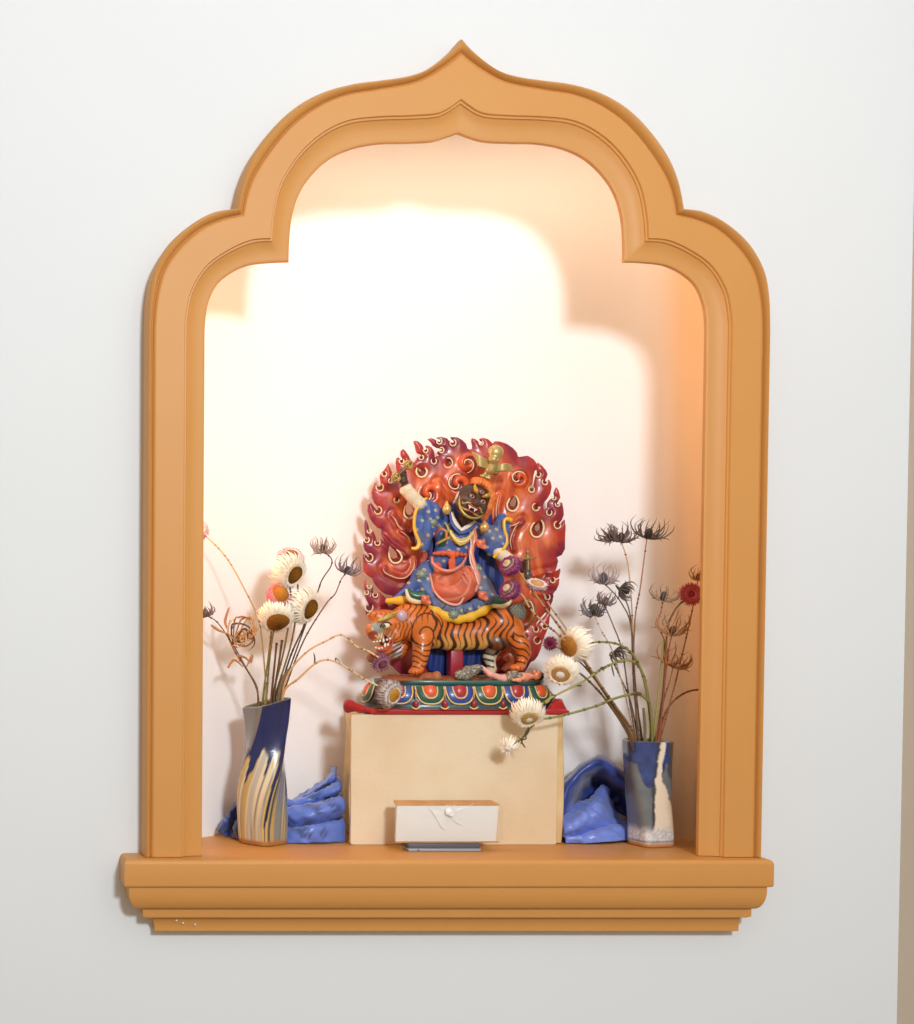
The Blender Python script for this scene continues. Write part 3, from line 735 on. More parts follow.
# far hind leg
s.ell(T(498, 642, -.008), (12.5, 8, 9.5), col=lc(104,58,26), k=3)
s.chain([T(494, 648, .008), T(489, 657, .010), T(492, 668, .009)], [8, 5.8, 4.6], lc(222,210,184), k=4)
s.ell(T(489, 672, .006), (6, 5.5, 3.6), col=lc(222,200,160))
def paint_tiger(v, c):
    px, py = pxz(v, Yt-.012)
    # pale underside, muzzle and inner face
    under = sstep(630, 652, py+2*np.sin(px*.3))*sstep(426, 436, px)*sstep(494, 484, px)
    c = mixc(c, lc(236,196,110), under*.85)
    face = (px < 404) & (py > 606)
    c = mixc(c, lc(238,200,150), sstep(9, 3, np.hypot((px-379)/1.3, py-637))*1.0*(py < 641))
    c = mixc(c, lc(70,70,80), sstep(0, 3, py-645)*sstep(406, 402, px)*sstep(384, 392, px)*.3)
    st = np.zeros(len(v))
    # flank stripes: tapering flames, two rows that interlock
    m = (px > 430) & (px < 512) & (py < 656)
    ph = (px-430)/6.3+.42*np.sin(py*.25)+.3*np.sin(py*.11+px*.05)
    fr = ph-np.floor(ph); alt = (np.floor(ph) % 2)
    wd = .40*np.clip(np.where(alt > 0, (py-606)/42, (655-py)/46), 0.0, 1)**1.1*(.75+.5*vnoise(v, .12))
    st = np.maximum(st, m*sstep(.0, .07, wd-np.abs(fr-.5)))
    # neck and shoulder
    m = (px > 404) & (px <= 431) & (py < 626)
    ph = (px+py*.55)/6.2+.3*np.sin(py*.35); fr = ph-np.floor(ph)
    st = np.maximum(st, m*sstep(0, .08, .17*np.clip((628-py)/14, 0, 1)-np.abs(fr-.5)))
    # brow
    m = (px <= 406) & (py < 617)
    ph = (px-py*.25)/4.6+.3*np.sin(py*.9); fr = ph-np.floor(ph)
    st = np.maximum(st, m*.9*sstep(0, .1, .15-np.abs(fr-.5)))
    # cheek
    m = (px > 390) & (px < 408) & (py > 622) & (py < 645)
    r_ = np.hypot(px-384, py-626)/4.2+.2*np.sin(py*.5); fr = r_-np.floor(r_)
    st = np.maximum(st, m*sstep(0, .1, .17-np.abs(fr-.5)))
    m = (px > 371) & (px < 390) & (py > 628) & (py < 639.5)
    r_ = (px+py*.35)/3.1; fr = r_-np.floor(r_); st = np.maximum(st, m*.9*sstep(0, .12, .2-np.abs(fr-.5)))
    # throat stripes, black on white
    m = (px > 389) & (px < 406) & (py > 642) & (py < 658)
    c = np.where(m[:, None], mixc(c, lc(190,186,176), np.full(len(v), .75)), c)
    ph = (py+px*.5)/4.2; fr = ph-np.floor(ph); st = np.maximum(st, m*sstep(0, .1, .24-np.abs(fr-.5)))
    # shoulder scroll
    d = np.hypot(px-424, (py-630)*.92); 
    st = np.maximum(st, sstep(1.0, .4, np.abs(d-15.5))*((py < 634) | (px < 420))*(px < 440))
    a = np.arctan2(py-634, px-422); r2 = np.hypot(px-422, py-634)
    st = np.maximum(st, sstep(1.1, .5, np.abs(r2-(5+1.35*(a+math.pi))))*(r2 < 14))
    st = np.maximum(st, sstep(3.4, 2.4, np.hypot((px-437)*1.4, py-637.5)))
    # leg bands
    for (x0, x1, y0, y1, sl, p) in ((410, 432, 646, 668, -.35, 5.4), (508, 532, 632, 664, -.55, 6.4)):
        m = (px > x0) & (px < x1) & (py > y0) & (py < y1)
        ph = (py+sl*(px-x0)+1.2*np.sin(px*.4))/p; fr = ph-np.floor(ph)
        st = np.maximum(st, m*sstep(0, .08, .17-np.abs(fr-.5)))
    m = (px > 481) & (px < 500) & (py > 650) & (py < 672)
    ph = (py-.25*px)/6.0; fr = ph-np.floor(ph); st = np.maximum(st, m*sstep(0, .1, .24-np.abs(fr-.5)))
    # toes
    for x0 in (411, 414.5, 418, 512, 516, 520): st = np.maximum(st, .7*sstep(.7, .3, np.abs(px-x0))*(py > 670.0-(px > 480)*3.5))
    c = mixc(c, black, st*.93)
    # nose
    c = mixc(c, lc(150,150,140), sstep(7.0, 5.6, np.hypot((px-372)/1.15, (py-627.5)*1.1)))
    c = mixc(c, lc(150,70,42), sstep(5.0, 4.0, np.hypot((px-367.5)/1.1, (py-634.5)*1.1)))
    return c
tiger = s.mesh('tiger', M_paint, statue, h=.8, paint=paint_tiger)
tag(tiger, 'orange tiger with black stripes')
mb = MB(); ball(mb, T(402, 616, -.028), (.0056, .0028, .0062), lc(190,160,172)); 
tube(mb, [T(402+6*math.cos(t), 616-6.6*math.sin(t), -.0275) for t in np.linspace(-.6, 3.6, 9)], .0014, tigerorange, seg=6, n=3)
tag(mb.build('ear', M_paint, tiger), 'mauve inner ear')
mb = MB(); tube(mb, [T(378, 622, -.033), T(384, 619, -.034), T(390, 616, -.033), T(396, 613.5, -.031)], [.001, .0022, .0026, .0012], lc(170,156,62), seg=8, n=4)
for k in range(16): 
    t = k/15; ball(mb, T(379+17*t+rng.normal()*.3, 622-8.5*t-1.5+rng.normal()*.6, -.035), .0010, lc(188,174,80), nu=6, nv=5)
tag(mb.build('eyebrow', M_paint, tiger), 'yellow green bushy eyebrow')
mb = MB(); M = np.array(Matrix.Rotation(R(-12), 3, 'Y'))
ball(mb, T(385.5, 625.5, -.0335), (.0047, .0022, .0030), lc(236,226,200), M); ball(mb, T(384, 626, -.0352), (.0021, .0011, .0021), lc(110,104,44)); ball(mb, T(383.6, 626, -.0361), (.0011, .0007, .0012), lc(14,12,12))
tube(mb, [T(380.5, 627, -.0338), T(383, 623, -.0350), T(388, 622.6, -.0348), T(391.5, 625, -.0335)], .0007, black, seg=6, n=4)
mb.build('eye', M_paint, tiger)
mb = MB()
for x, y, h in ((374, 641.2, 2), (377, 640.9, 2), (380, 640.3, 2.2), (383.5, 639.2, 4.4), (387, 639, 2.4), (390, 638, 2.2)):
    ball(mb, T(x, y+h*.3, -.0315), (.0013, .0011, h*.00055), lc(240,232,210), nu=8, nv=6)
for x, y, h in ((376, 648.4, 2), (379, 649, 2), (382, 648.5, 2.2), (385, 646.5, 4.8), (388, 645.5, 3)):
    ball(mb, T(x, y-h*.25, -.0300), (.0013, .0011, h*.00055), lc(240,232,210), nu=8, nv=6)
tag(mb.build('teeth', M_paint, tiger), 'white bared teeth')
mb = MB(); tube(mb, [T(393, 639, -.029), T(391.5, 645, -.030), T(386, 649.8, -.031), T(378, 651, -.030)], [.0008, .0011, .0011, .0006], lc(170,40,44), seg=6, n=4); mb.build('lip', M_paint, tiger)
# tail curling up behind the haunch
mb = MB(); tube(mb, [T(512, 612, .010), T(521, 606, .014), T(528, 601, .014), T(532, 606, .012), T(533, 616, .010), T(527, 624, .012), T(516, 628, .012)], [.004, .0042, .0042, .004, .0038, .0035, .003], lc(150,84,40), seg=10, n=6)
mb.build('tail', M_paint, tiger)
# small flame tongue between the hind legs
mb = MB(); tube(mb, [T(505, 672, .004), T(512, 663, .002), T(510, 655, 0), T(505, 657, .001), T(507, 661, .001)], [.006, .0058, .0044, .003, .0015], lc(150,66,34), seg=10, n=5)
tag(mb.build('flame_tongue', M_paint, statue), 'red brown flame curl between the hind legs')
# ================================================================== the deity
def G(px, py, dy=0.0): return W(px, py, Yf+dy)
star = lc(206,196,160)
def starry(v, c, s=.135, amt=.9, msk=None):
    """small painted rosettes on a loose lattice"""
    p = np.stack([v[:, 0]+.35*v[:, 2], v[:, 2]-.2*v[:, 0]], -1)*s
    i = np.floor(p); h = _vals[(_perm[(i[:, 0].astype(int)) % 512]+i[:, 1].astype(int)) % 512]
    f = p-i-.5; d = np.hypot(f[:, 0], f[:, 1])/s
    k = sstep(2.0, 1.4, d)*(h > .25); ring = np.abs(d-1.0) < .35
    c = mixc(c, np.where(ring[:, None], lc(170,150,110), star), k*amt)
    return c
# dark cloak hanging behind the figure down to the rocks
s = Sdf(6)
s.ell(G(458, 540, .012), (34, 6, 40), col=deepblue).ell(G(462, 585, .012), (44, 6, 45), col=deepblue).ell(G(457, 640, .012), (42, 5, 45), col=lc(20,40,92))
s.ell(G(484, 522, .010), (10, 6, 22), col=deepblue)
cloak = s.mesh('cloak', M_satin, statue, h=1.1, disp=lambda P: 1.0*np.sin(P[:, 0]*.55+.8*np.sin(P[:, 2]*.05)), paint=lambda v, c: mixc(lc(16,20,40), lc(34,66,150), .25+.55*vnoise(v, .05)))
tag(cloak, 'dark blue cloak behind the figure')

# body in one piece: neck, head, hands; clothes are children
s = Sdf(4)
s.ell(G(456, 545, 0), (19, 12, 26), col=brownskin)
s.chain([G(462, 528, -.006), G(467, 514, -.014)], [8.5, 7.5], brownskin)
hc = G(472.5, 501, -.024)
ht = np.array(Matrix.Rotation(R(27), 3, 'Y'))           # head tilted to the picture's right
def Hd(x, y, z): 
    """head-frame offsets in mm: x right, y towards the viewer, z up"""
    return np.array(list(hc))+ht@np.array([x, -y, z])*.001
s.ell(hc, (18, 14, 18.5), ht, brownskin)
s.ell(Hd(0, 5, -9), (15.5, 9.5, 9.8), ht, brownskin)
for sx in (-1, 1):
    s.ell(Hd(sx*9.5, 8, -3), (5, 5, 4.5), ht, brownskin, k=3)
    s.ell(Hd(sx*6.5, 11.5, 6), (6, 3, 2.4), ht@np.array(Matrix.Rotation(R(-sx*22), 3, 'Y')), brownskin, k=2)
    s.ell(Hd(sx*3.3, 14.5, -3.5), (2.5, 2.5, 2.2), ht, brownskin, k=1.5)
s.cap(Hd(0, 13, 4), Hd(0, 16, -3), 2.0, 3.4, brownskin, k=2)
s.ell(Hd(0, 13.5, -10), (7.6, 4.5, 3.4), ht, lc(120,24,30), k=1.0, sub=True)
for sx in (-1, 1):   s.ell(Hd(sx*6.3, 13.2, 1.6), (3.4, 2.2, 2.5), ht, lc(60,40,34), k=1.2, sub=True)
# raised hand gripping the sceptre
s.chain([G(416, 500, -.010), G(405, 486, -.012)], [5.5, 4.6], brownskin)
s.ell(G(402.5, 478, -.012), (4.6, 4.2, 5.6), col=brownskin, k=2)
for k, (x, y) in enumerate(((399.0, 473.0), (399.2, 476.2), (399.8, 479.4), (400.6, 482.2))):
    s.chain([G(x+6.2, y-.5, -.013), G(x+3.5, y-.6, -.0175), G(x, y, -.016)], [1.7, 1.65, 1.35], brownskin, k=.5)
s.chain([G(405, 482, -.014), G(403.5, 474, -.018), G(401, 470, -.017)], [1.9, 1.7, 1.3], brownskin, k=.6)
# lowered hand with the dagger
s.chain([G(499, 553, -.012), G(511, 561, -.014), G(518, 565, -.014)], [6, 5, 4.2], brownskin)
s.ell(G(524, 567, -.014), (5.2, 4, 4.6), col=brownskin, k=2)
for x, y in ((526, 563.2), (527, 566.2), (527, 569), (525.5, 571.6)):
    s.chain([G(x-5, y, -.015), G(x-1, y-.4, -.0195), G(x+3, y, -.017)], [1.6, 1.6, 1.2], brownskin, k=.5)
s.chain([G(521, 563, -.016), G(526, 561, -.019), G(529, 560.5, -.018)], [1.8, 1.6, 1.2], brownskin, k=.6)
body = s.mesh('deity_body', M_satin, statue, h=.62, paint=lambda v, c: mixc(c*.85, lc(120,88,72), sstep(.5, .75, fbm(v, .16))*.7*(c[:, 0] < .2)))
tag(body, 'dark brown face and hands')
def on_head(mb, x, y, z, r, col, rot=0, **k): ball(mb, Hd(x, y, z), np.array(r)*.001, col, ht@np.array(Matrix.Rotation(R(rot), 3, 'Y')), **k)
for nm, pts in (('eye', ((-6.3, 12.2, 1.4, 1), (6.3, 12.2, 1.4, 1), (0, 14.0, 9.3, .85))),):
    for x, y, z, q in pts:
        mb = MB(); on_head(mb, x, y, z, (2.5*q, 1.5*q, 1.8*q), lc(214,186,164)); on_head(mb, x, y+1.5*q, z, (1.2*q, .6*q, 1.2*q), lc(60,36,24)); on_head(mb, x, y+2.0*q, z, (.7*q, .4*q, .7*q), lc(10,8,8))
        tube(mb, [Hd(x+2.7*q*math.cos(t), y+.8*q, z+2.1*q*math.sin(t)) for t in np.linspace(0, 2*math.pi, 11)[:-1]], .0005, lc(150,86,74), seg=6, n=3, closed=True)
        mb.build(nm, M_paint, body)
for sx in (-1, 1):
    mb = MB(); tube(mb, [Hd(sx*2.6, 14.5, 5.2), Hd(sx*5.5, 15.6, 7.4), Hd(sx*8.2, 14, 10.5), Hd(sx*9.4, 12.0, 14)], [.0007, .0022, .0019, .0003], lc(190,150,66), seg=8, n=5)
    mb.build('eyebrow', M_gold, body)
mb = MB()
tube(mb, [Hd(-7.8, 11.4, -10.5), Hd(-6, 13.2, -7), Hd(-2, 14.4, -7.6), Hd(2, 14.4, -7.6), Hd(6, 13.2, -7), Hd(7.8, 11.4, -10.5), Hd(5.5, 12.6, -13), Hd(0, 13.6, -13.4), Hd(-5.5, 12.6, -13)], .0008, lc(176,70,60), seg=6, n=5, closed=True)
mb.build('lips', M_paint, body)
mb = MB()
for i in range(7): x = -4.5+1.5*i; on_head(mb, x, 13.2-.04*x*x, -8.6-(1.2 if i in (1, 5) else 0), (.85, .8, 1.2+(1.1 if i in (1, 5) else 0)), lc(238,228,208), nu=8, nv=6)
mb.build('teeth', M_paint, body)
mb = MB()   # gold whiskers and fringe of beard round the jaw
jaw = [(-15.5, 4, 2), (-15, 7, -5), (-12.5, 9.5, -12), (-7.5, 11.5, -17), (0, 12.5, -19.2), (7.5, 11.5, -17), (12.5, 9.5, -12), (14.5, 7.5, -6)]
tube(mb, [Hd(*q) for q in jaw], [.0005, .0012, .0014, .0015, .0015, .0015, .0013, .0006], lc(180,156,84), seg=8, n=6)
for sx in (-1, 1):
    tube(mb, [Hd(sx*4, 14.6, -5.6), Hd(sx*8, 13.4, -7), Hd(sx*11, 11.6, -9.2), Hd(sx*12.4, 10.6, -6)], [.0005, .0011, .001, .0004], lc(180,156,84), seg=6, n=5)
    tube(mb, [Hd(sx*3, 13.4, -14.4), Hd(sx*7, 12.6, -14), Hd(sx*10.5, 10.6, -12.6)], [.0004, .001, .0005], lc(180,156,84), seg=6, n=5)
mb.build('beard', M_gold, body)
s = Sdf(2.0)   # orange hair rolled back from the brow in curls
for k in range(15):
    t = R(118-k*10.6); s.ell(Hd(17.2*math.cos(t), 3+1.4*math.sin(k*1.7), 3+17.5*math.sin(t)), (4.6, 5.4, 4.6), col=lc(216,112,48))
    s.ell(Hd(14.6*math.cos(t+.1), 7.5, 4+15.4*math.sin(t+.1)), (2.3, 2.2, 2.3), col=lc(226,126,60), k=.8)
for q, r in (((19, 0, -3), 4.4), ((19, 0, -9), 4), ((16, -2, 12), 6), ((0, -4, 18), 8)): s.ell(Hd(*q), r, col=lc(210,100,44))
hair = s.mesh('hair', M_satin, body, h=.7, disp=lambda P: .5*np.sin(P[:, 0]*1.6+P[:, 2]*.9)*np.sin(P[:, 2]*1.7), paint=lambda v, c: c*(.85+.3*vnoise(v, .4))[:, None])
tag(hair, 'orange curled hair')
for sx in (-1, 1):
    mb = MB(); ball(mb, Hd(sx*16.6, 1, -2), (.0018, .003, .0062), lc(200,190,184), ht); ball(mb, Hd(sx*16.8, 1, -9), (.0016, .0022, .0035), lc(150,130,124), ht); mb.build('ear', M_paint, body)
for x, y in ((446.8, 508.5), (484.3, 526.5)):
    mb = MB(); tube(mb, [G(x, y-7.5, -.022), G(x, y-5, -.024), G(x, y, -.025), G(x, y+4, -.024), G(x, y+6.2, -.023)], [.0009, .0018, .0046, .0036, .0005], lc(214,180,112), seg=12, n=5)
    for k in range(5): ball(mb, G(x-2.8+1.4*k, y+1+.4*abs(k-2), -.0292+.0004*abs(k-2)), .0007, lc(232,204,140), nu=6, nv=5)
    mb.build('earring', M_gold, body)

# ---- tunic over chest and shoulders
s = Sdf(5)
s.ell(G(456, 543, -.002), (21, 14, 24), col=blue).ell(G(441, 531, -.001), (9, 10, 10), col=blue).ell(G(474, 531, -.002), (8, 10, 9), col=blue)
s.ell(G(449, 560, -.002), (21, 14.5, 15), col=blue)
s.ell(G(463, 521, -.018), (7.5, 12, 14), ht, col=lc(60,60,70), k=1, sub=True)
def paint_tunic(v, c):
    px, py = pxz(v, Yf-.014)
    c = starry(v, mixc(c, lc(84,100,150), sstep(.4, .7, fbm(v, .08))), .105)
    # side panel at the left breast, dark green facing, crossed flap with a gold hem
    c = np.where(((px < 449) & (py < 547) & (py > 524))[:, None], mixc(c, lc(36,64,54), sstep(449.5, 448.5, px+.25*(py-535))*sstep(442, 443.5, px+.2*(py-535))), c)
    d = d_poly(px, py, [(448, 520), (449.5, 530), (452, 540)], False); c = mixc(c, lc(206,178,96), sstep(1.4, .9, d))
    d = d_poly(px, py, [(437, 545), (446, 539), (454, 535)], False); c = mixc(c, lc(212,180,74), sstep(1.2, .7, d))
    d = d_poly(px, py, [(437, 533), (442, 528), (447, 531), (447, 538)], False); c = mixc(c, lc(214,124,70), sstep(1.3, .8, d))
    d = d_poly(px, py, [(436, 540), (440, 527)], False); c = mixc(c, lc(196,90,80), sstep(2.2, 1.4, d))
    d = d_poly(px, py, [(453, 543), (459, 543.5), (470, 541)], False); c = mixc(c, lc(216,110,66), sstep(.9, .5, d))
    return c
tunic = s.mesh('tunic', M_satin, body, h=.7, paint=paint_tunic, disp=lambda P: .5*np.sin(P[:, 0]*.4+P[:, 2]*.25))
tag(tunic, 'blue tunic with pale rosettes')
mb = MB()    # white crossed collar
for P in ([G(452, 512, -.012), G(454.5, 520, -.0165), G(458, 526, -.0185), G(462, 530, -.0195)], [G(475, 521, -.013), G(470, 525, -.0175), G(465, 528, -.019), G(460.5, 530.5, -.020)]):
    tube(mb, P, [.0012, .0021, .0022, .0014], lc(232,226,212), seg=8, n=5, flat=.6)
for P in ([G(450, 513, -.012), G(452, 522, -.0165), G(456, 529, -.0185), G(460, 533, -.019)], [G(476.5, 524, -.013), G(471, 529, -.0175), G(465, 532, -.0188), G(459, 533.5, -.019)]):
    tube(mb, P, [.0011, .0018, .0018, .0012], lc(70,96,166), seg=8, n=5, flat=.6)
mb.build('collar', M_satin, body)
mb = MB()    # gold necklace
arc = catmull([list(G(450.5, 531, -.0185)), list(G(454, 536, -.0205)), list(G(460, 539.5, -.0215)), list(G(467, 538, -.021)), list(G(473, 532, -.0185))], 7)
for i, p in enumerate(arc): 
    ball(mb, p, .0014, lc(214,190,116), nu=8, nv=6); ball(mb, p+np.array([0, -.0004, -.0026+.0003*abs(i-14)/4]), (.0013, .0011, .0017), lc(226,206,140), nu=8, nv=6)
    if 6 < i < 24: ball(mb, p+np.array([0, -.0006, -.0054+.0012*abs(i-14)/5]), (.0011, .001, .0014), lc(206,176,96), nu=7, nv=5)
mb.build('necklace', M_gold, body)

# ---- sleeves
s = Sdf(5)
s.chain([G(440, 524, .002), G(430, 514, -.004), G(423, 507, -.006)], [10, 10.5, 9.5], blue)
s.chain([G(429, 512, -.004), G(426, 530, -.006), G(424, 546, -.006)], [10, 9, 6.5], blue)
s.chain([G(421, 505, -.006), G(419, 522, -.006), G(420, 540, -.006)], [5.5, 5, 4], blue)
sl1 = s.mesh('sleeve', M_satin, body, h=.75, paint=lambda v, c: starry(v, mixc(c, lc(96,108,146), sstep(.45, .7, fbm(v, .1))), .12), disp=lambda P: .7*np.sin(P[:, 0]*.55))
mb = MB(); tube(mb, [G(427, 498, -.013), G(421, 503, -.0145), G(416, 511, -.0145), G(414.3, 521, -.0145), G(415, 531, -.0145), G(418.5, 540, -.0145), G(419, 545, -.0145), G(416, 548.5, -.0145), G(411.5, 548.3, -.014)], [.0012, .0021, .0018, .0017, .0017, .0018, .0022, .0021, .0016], yellow, seg=10, n=6)
tag(mb.build('sleeve_hem', M_paint, sl1), 'yellow sleeve hem')
s = Sdf(3)
s.chain([G(407, 490.5, -.0125), G(412, 496, -.0122), G(419, 503.5, -.011)], [6.8, 6.2, 7.2], ivory).ell(G(405.5, 488.5, -.0125), (6.3, 5.5, 2.2), np.array(Matrix.Rotation(R(-38), 3, 'Y')), col=lc(232,220,190))
s.mesh('cuff', M_satin, sl1, h=.7, paint=lambda v, c: mixc(c, lc(204,184,150), sstep(.5, .8, fbm(v, .2))))
s = Sdf(5)
s.chain([G(474, 529, .002), G(486, 534, -.004), G(497, 540, -.008)], [8.5, 10, 9], lc(84,100,150))
s.chain([G(504, 521, -.002), G(502, 532, -.006), G(498, 544, -.008), G(491, 549, -.008)], [6, 7.5, 9, 7.5], blue)
s.chain([G(500, 517, -.002), G(498, 528, -.004)], [4, 5], blue)
sl2 = s.mesh('sleeve', M_satin, body, h=.75, paint=lambda v, c: starry(v, mixc(c, lc(104,112,138), sstep(.4, .65, fbm(v, .1))), .12), disp=lambda P: .7*np.sin(P[:, 0]*.5-P[:, 2]*.3))
mb = MB(); tube(mb, [G(511, 520.5, -.0125), G(507, 519, -.014), G(504, 521.5, -.0145), G(504.5, 530, -.0155), G(506.5, 538, -.0160), G(505.5, 546, -.0172), G(499, 553, -.0185), G(493.5, 557.5, -.0165)], [.0026, .0024, .0019, .0017, .0017, .0018, .002, .0018], yellow, seg=10, n=6)
tag(mb.build('sleeve_hem', M_paint, sl2), 'yellow sleeve hem')
s = Sdf(3); s.chain([G(499, 553, -.0135), G(509, 559.5, -.0145)], [7, 6.2], ivory)
s.mesh('cuff', M_satin, sl2, h=.7)

# ---- skirts of the robe spread over the tiger's back
s = Sdf(7)
s.chain([G(430, 568, -.004), G(418, 582, -.006), G(404, 596, -.004)], [9, 8, 5], lc(70,96,158))
s.chain([G(424, 574, -.004), G(430, 592, -.010), G(436, 600, -.015)], [9, 9, 7.5], lc(86,104,150))
s.chain([G(456, 588, .002), G(456, 604, -.010)], [15, 10], greyblue)
s.chain([G(474, 572, -.004), G(482, 590, -.010), G(490, 598, -.010)], [10, 11, 8], greyblue)
for px, py, r in ((437, 603, 8), (446, 608, 8.5), (457, 610, 9), (468, 609, 8.5), (478, 604.5, 8.5), (488, 599, 8)): s.ell(G(px, py, -.024+.00012*abs(px-459)), (r*.95, 4.5, r*.85), col=greyblue, k=2)
def paint_skirt(v, c):
    px, py = pxz(v, Yf-.02)
    c = starry(v, mixc(c, lc(72,92,150), sstep(.5, .75, fbm(v, .07))*.7), .1)
    for x, y, r in ((437, 603, 8), (446, 608, 8.5), (457, 610, 9), (468, 609, 8.5), (478, 604.5, 8.5), (488, 599, 8)):
        d = np.abs(np.hypot(px-x, (py-y)*1.12)-r*.86); c = mixc(c, lc(40,40,52), sstep(.8, .35, d)*(py > y-1)*.9)
    return c
skirt = s.mesh('robe_skirt', M_satin, body, h=.8, paint=paint_skirt, disp=lambda P: .6*np.sin(P[:, 0]*.45+.2*P[:, 2]))
tag(skirt, 'grey blue scalloped robe skirt')
s = Sdf(4)
s.chain([G(424, 600, -.012), G(434, 610, -.020), G(447, 616.5, -.0225), G(458, 619, -.023), G(470, 616.5, -.0225), G(482, 610, -.020), G(493, 602, -.014)], [5, 5.5, 5, 4.5, 5, 5.5, 5], yellow)
s.chain([G(388, 601, -.004), G(400, 600.5, -.008), G(412, 600, -.01)], [3, 4, 4], yellow)
s.mesh('saddle_cloth', M_satin, body, h=.8)
mb = MB()   # flowing blue drapes at both sides
def ribbon(mb, P0, P1, col, n=6, th=.0012):
    a = catmull([list(p) for p in P0], n); b = catmull([list(p) for p in P1], n); m = min(len(a), len(b)); k = 7; v = []
    for i in range(m):
        for j in range(k+1):
            t = j/k; p = a[i]*(1-t)+b[i]*t; p = p+np.array([0, -.0022*math.sin(t*math.pi*2.5), 0]); v.append(p)
    w_ = k+1; f = [(i*w_+j, i*w_+j+1, (i+1)*w_+j+1, (i+1)*w_+j) for i in range(m-1) for j in range(k)]
    v2 = [p+np.array([0, th, 0]) for p in v]; o = len(v)
    f2 = [tuple(x+o for x in q[::-1]) for q in f]
    rim = [*range(w_)]+[i*w_+k for i in range(1, m)]+[(m-1)*w_+j for j in range(k-1, -1, -1)]+[i*w_ for i in range(m-2, 0, -1)]
    f3 = [(rim[(i+1) % len(rim)], rim[i], rim[i]+o, rim[(i+1) % len(rim)]+o) for i in range(len(rim))]
    mb.add(v+v2, f+f2+f3, col)
ribbon(mb, [G(416, 569, -.004), G(408, 583, -.005), G(397, 594, -.004), G(386, 602, 0)], [G(424, 574, -.01), G(420, 588, -.012), G(412, 597, -.011), G(398, 602, -.006)], lc(74,108,178))
tag(mb.build('drape', M_satin, body), 'blue robe drape'); mb = MB()
ribbon(mb, [G(478, 573, -.002), G(488, 584, -.005), G(497, 594, -.004), G(505, 602, -.001)], [G(474, 578, -.01), G(483, 590, -.014), G(491, 598, -.012), G(500, 604, -.005)], lc(84,108,160))
mb.build('drape', M_satin, body)

# ---- red belt, hip panels and the great coral apron pouch
s = Sdf(3)
s.chain([G(435, 553.5, -.014), G(446, 553, -.0195), G(457, 554, -.020), G(467, 555, -.016)], [2.1, 2.3, 2.3, 1.9], lc(200,90,54)).ell(G(453, 554, -.0215), (3.4, 2.0, 2.8), col=lc(222,104,58))
s.chain([G(453, 555, -.020), G(452.5, 562, -.021), G(452.5, 569, -.022)], [2.6, 3.2, 3.4], lc(200,88,52))
s.mesh('sash', M_satin, body, h=.7, disp=lambda P: .5*np.sin(P[:, 0]*1.3))
s = Sdf(5)
s.ell(G(453.5, 586.5, -.017), (24, 12, 18.5), col=coral).ell(G(453, 594, -.018), (18, 12, 12), col=coral).ell(G(467, 580, -.014), (10, 10, 15), col=lc(220,120,88))
s.chain([G(437, 567, -.010), G(434, 582, -.010)], [5, 6], coral)
s.ell(G(447, 577, -.029), (14.5, 9, 8.5), np.array(Matrix.Rotation(R(-4), 3, 'Y')), col=lc(176,88,56), k=2.5, sub=True)
def paint_apron(v, c):
    px, py = pxz(v, Yf-.028)
    c = mixc(c, lc(188,92,58), sstep(15, 11, np.hypot(px-447, (py-577)*1.3)))
    c = mixc(c, lc(232,150,126), sstep(1.8, .8, np.abs(np.hypot(px-449, (py-580)*1.1)-21.5))*.7*(py > 575))
    return mixc(c, lc(226,130,100), sstep(.5, .75, fbm(v, .12))*.6)
apron = s.mesh('apron', M_satin, body, h=.75, paint=paint_apron, disp=lambda P: .55*np.sin(P[:, 2]*.42+.05*(P[:, 0]-0)**1))
tag(apron, 'coral pink pouch shaped apron')
mb = MB()
tube(mb, [G(432, 557, -.016), G(433, 563, -.022), G(439, 568.5, -.0275), G(447, 571, -.030), G(455, 569.5, -.0295), G(462, 564.5, -.0255), G(466, 557, -.019)], [.0012, .0015, .0018, .0019, .0018, .0015, .0011], lc(214,130,108), seg=10, n=6)
tube(mb, [G(473, 527, -.012), G(474, 540, -.0155), G(471, 553, -.0165), G(474, 566, -.0185), G(478, 580, -.020), G(475, 592, -.021)], [.0024, .0035, .003, .0028, .003, .0016], lc(226,140,116), seg=10, n=6)
tube(mb, [G(470, 530, -.014), G(471, 545, -.0185), G(470, 560, -.020), G(475, 573, -.0225), G(478.5, 585, -.0235)], .0008, lc(236,214,196), seg=6, n=6)
tube(mb, [G(429, 569, -.013), G(431, 579, -.017), G(434, 590, -.021), G(440, 598, -.0265), G(450, 604, -.0285), G(459, 604, -.0285), G(464, 597, -.028)], [.0008, .0011, .0013, .0014, .0015, .0013, .0008], lc(230,160,140), seg=8, n=6)
for P in ([(464,572), (468,578), (474,580)], [(462,576), (467,584), (475,588)], [(470,566), (474,573), (477,577)]): tube(mb, [G(x, y, -.0295+.0007*(x-462)) for x, y in P], [.0006, .0019, .0007], pinkc, seg=8, n=5)
mb.build('apron_fold', M_paint, apron)

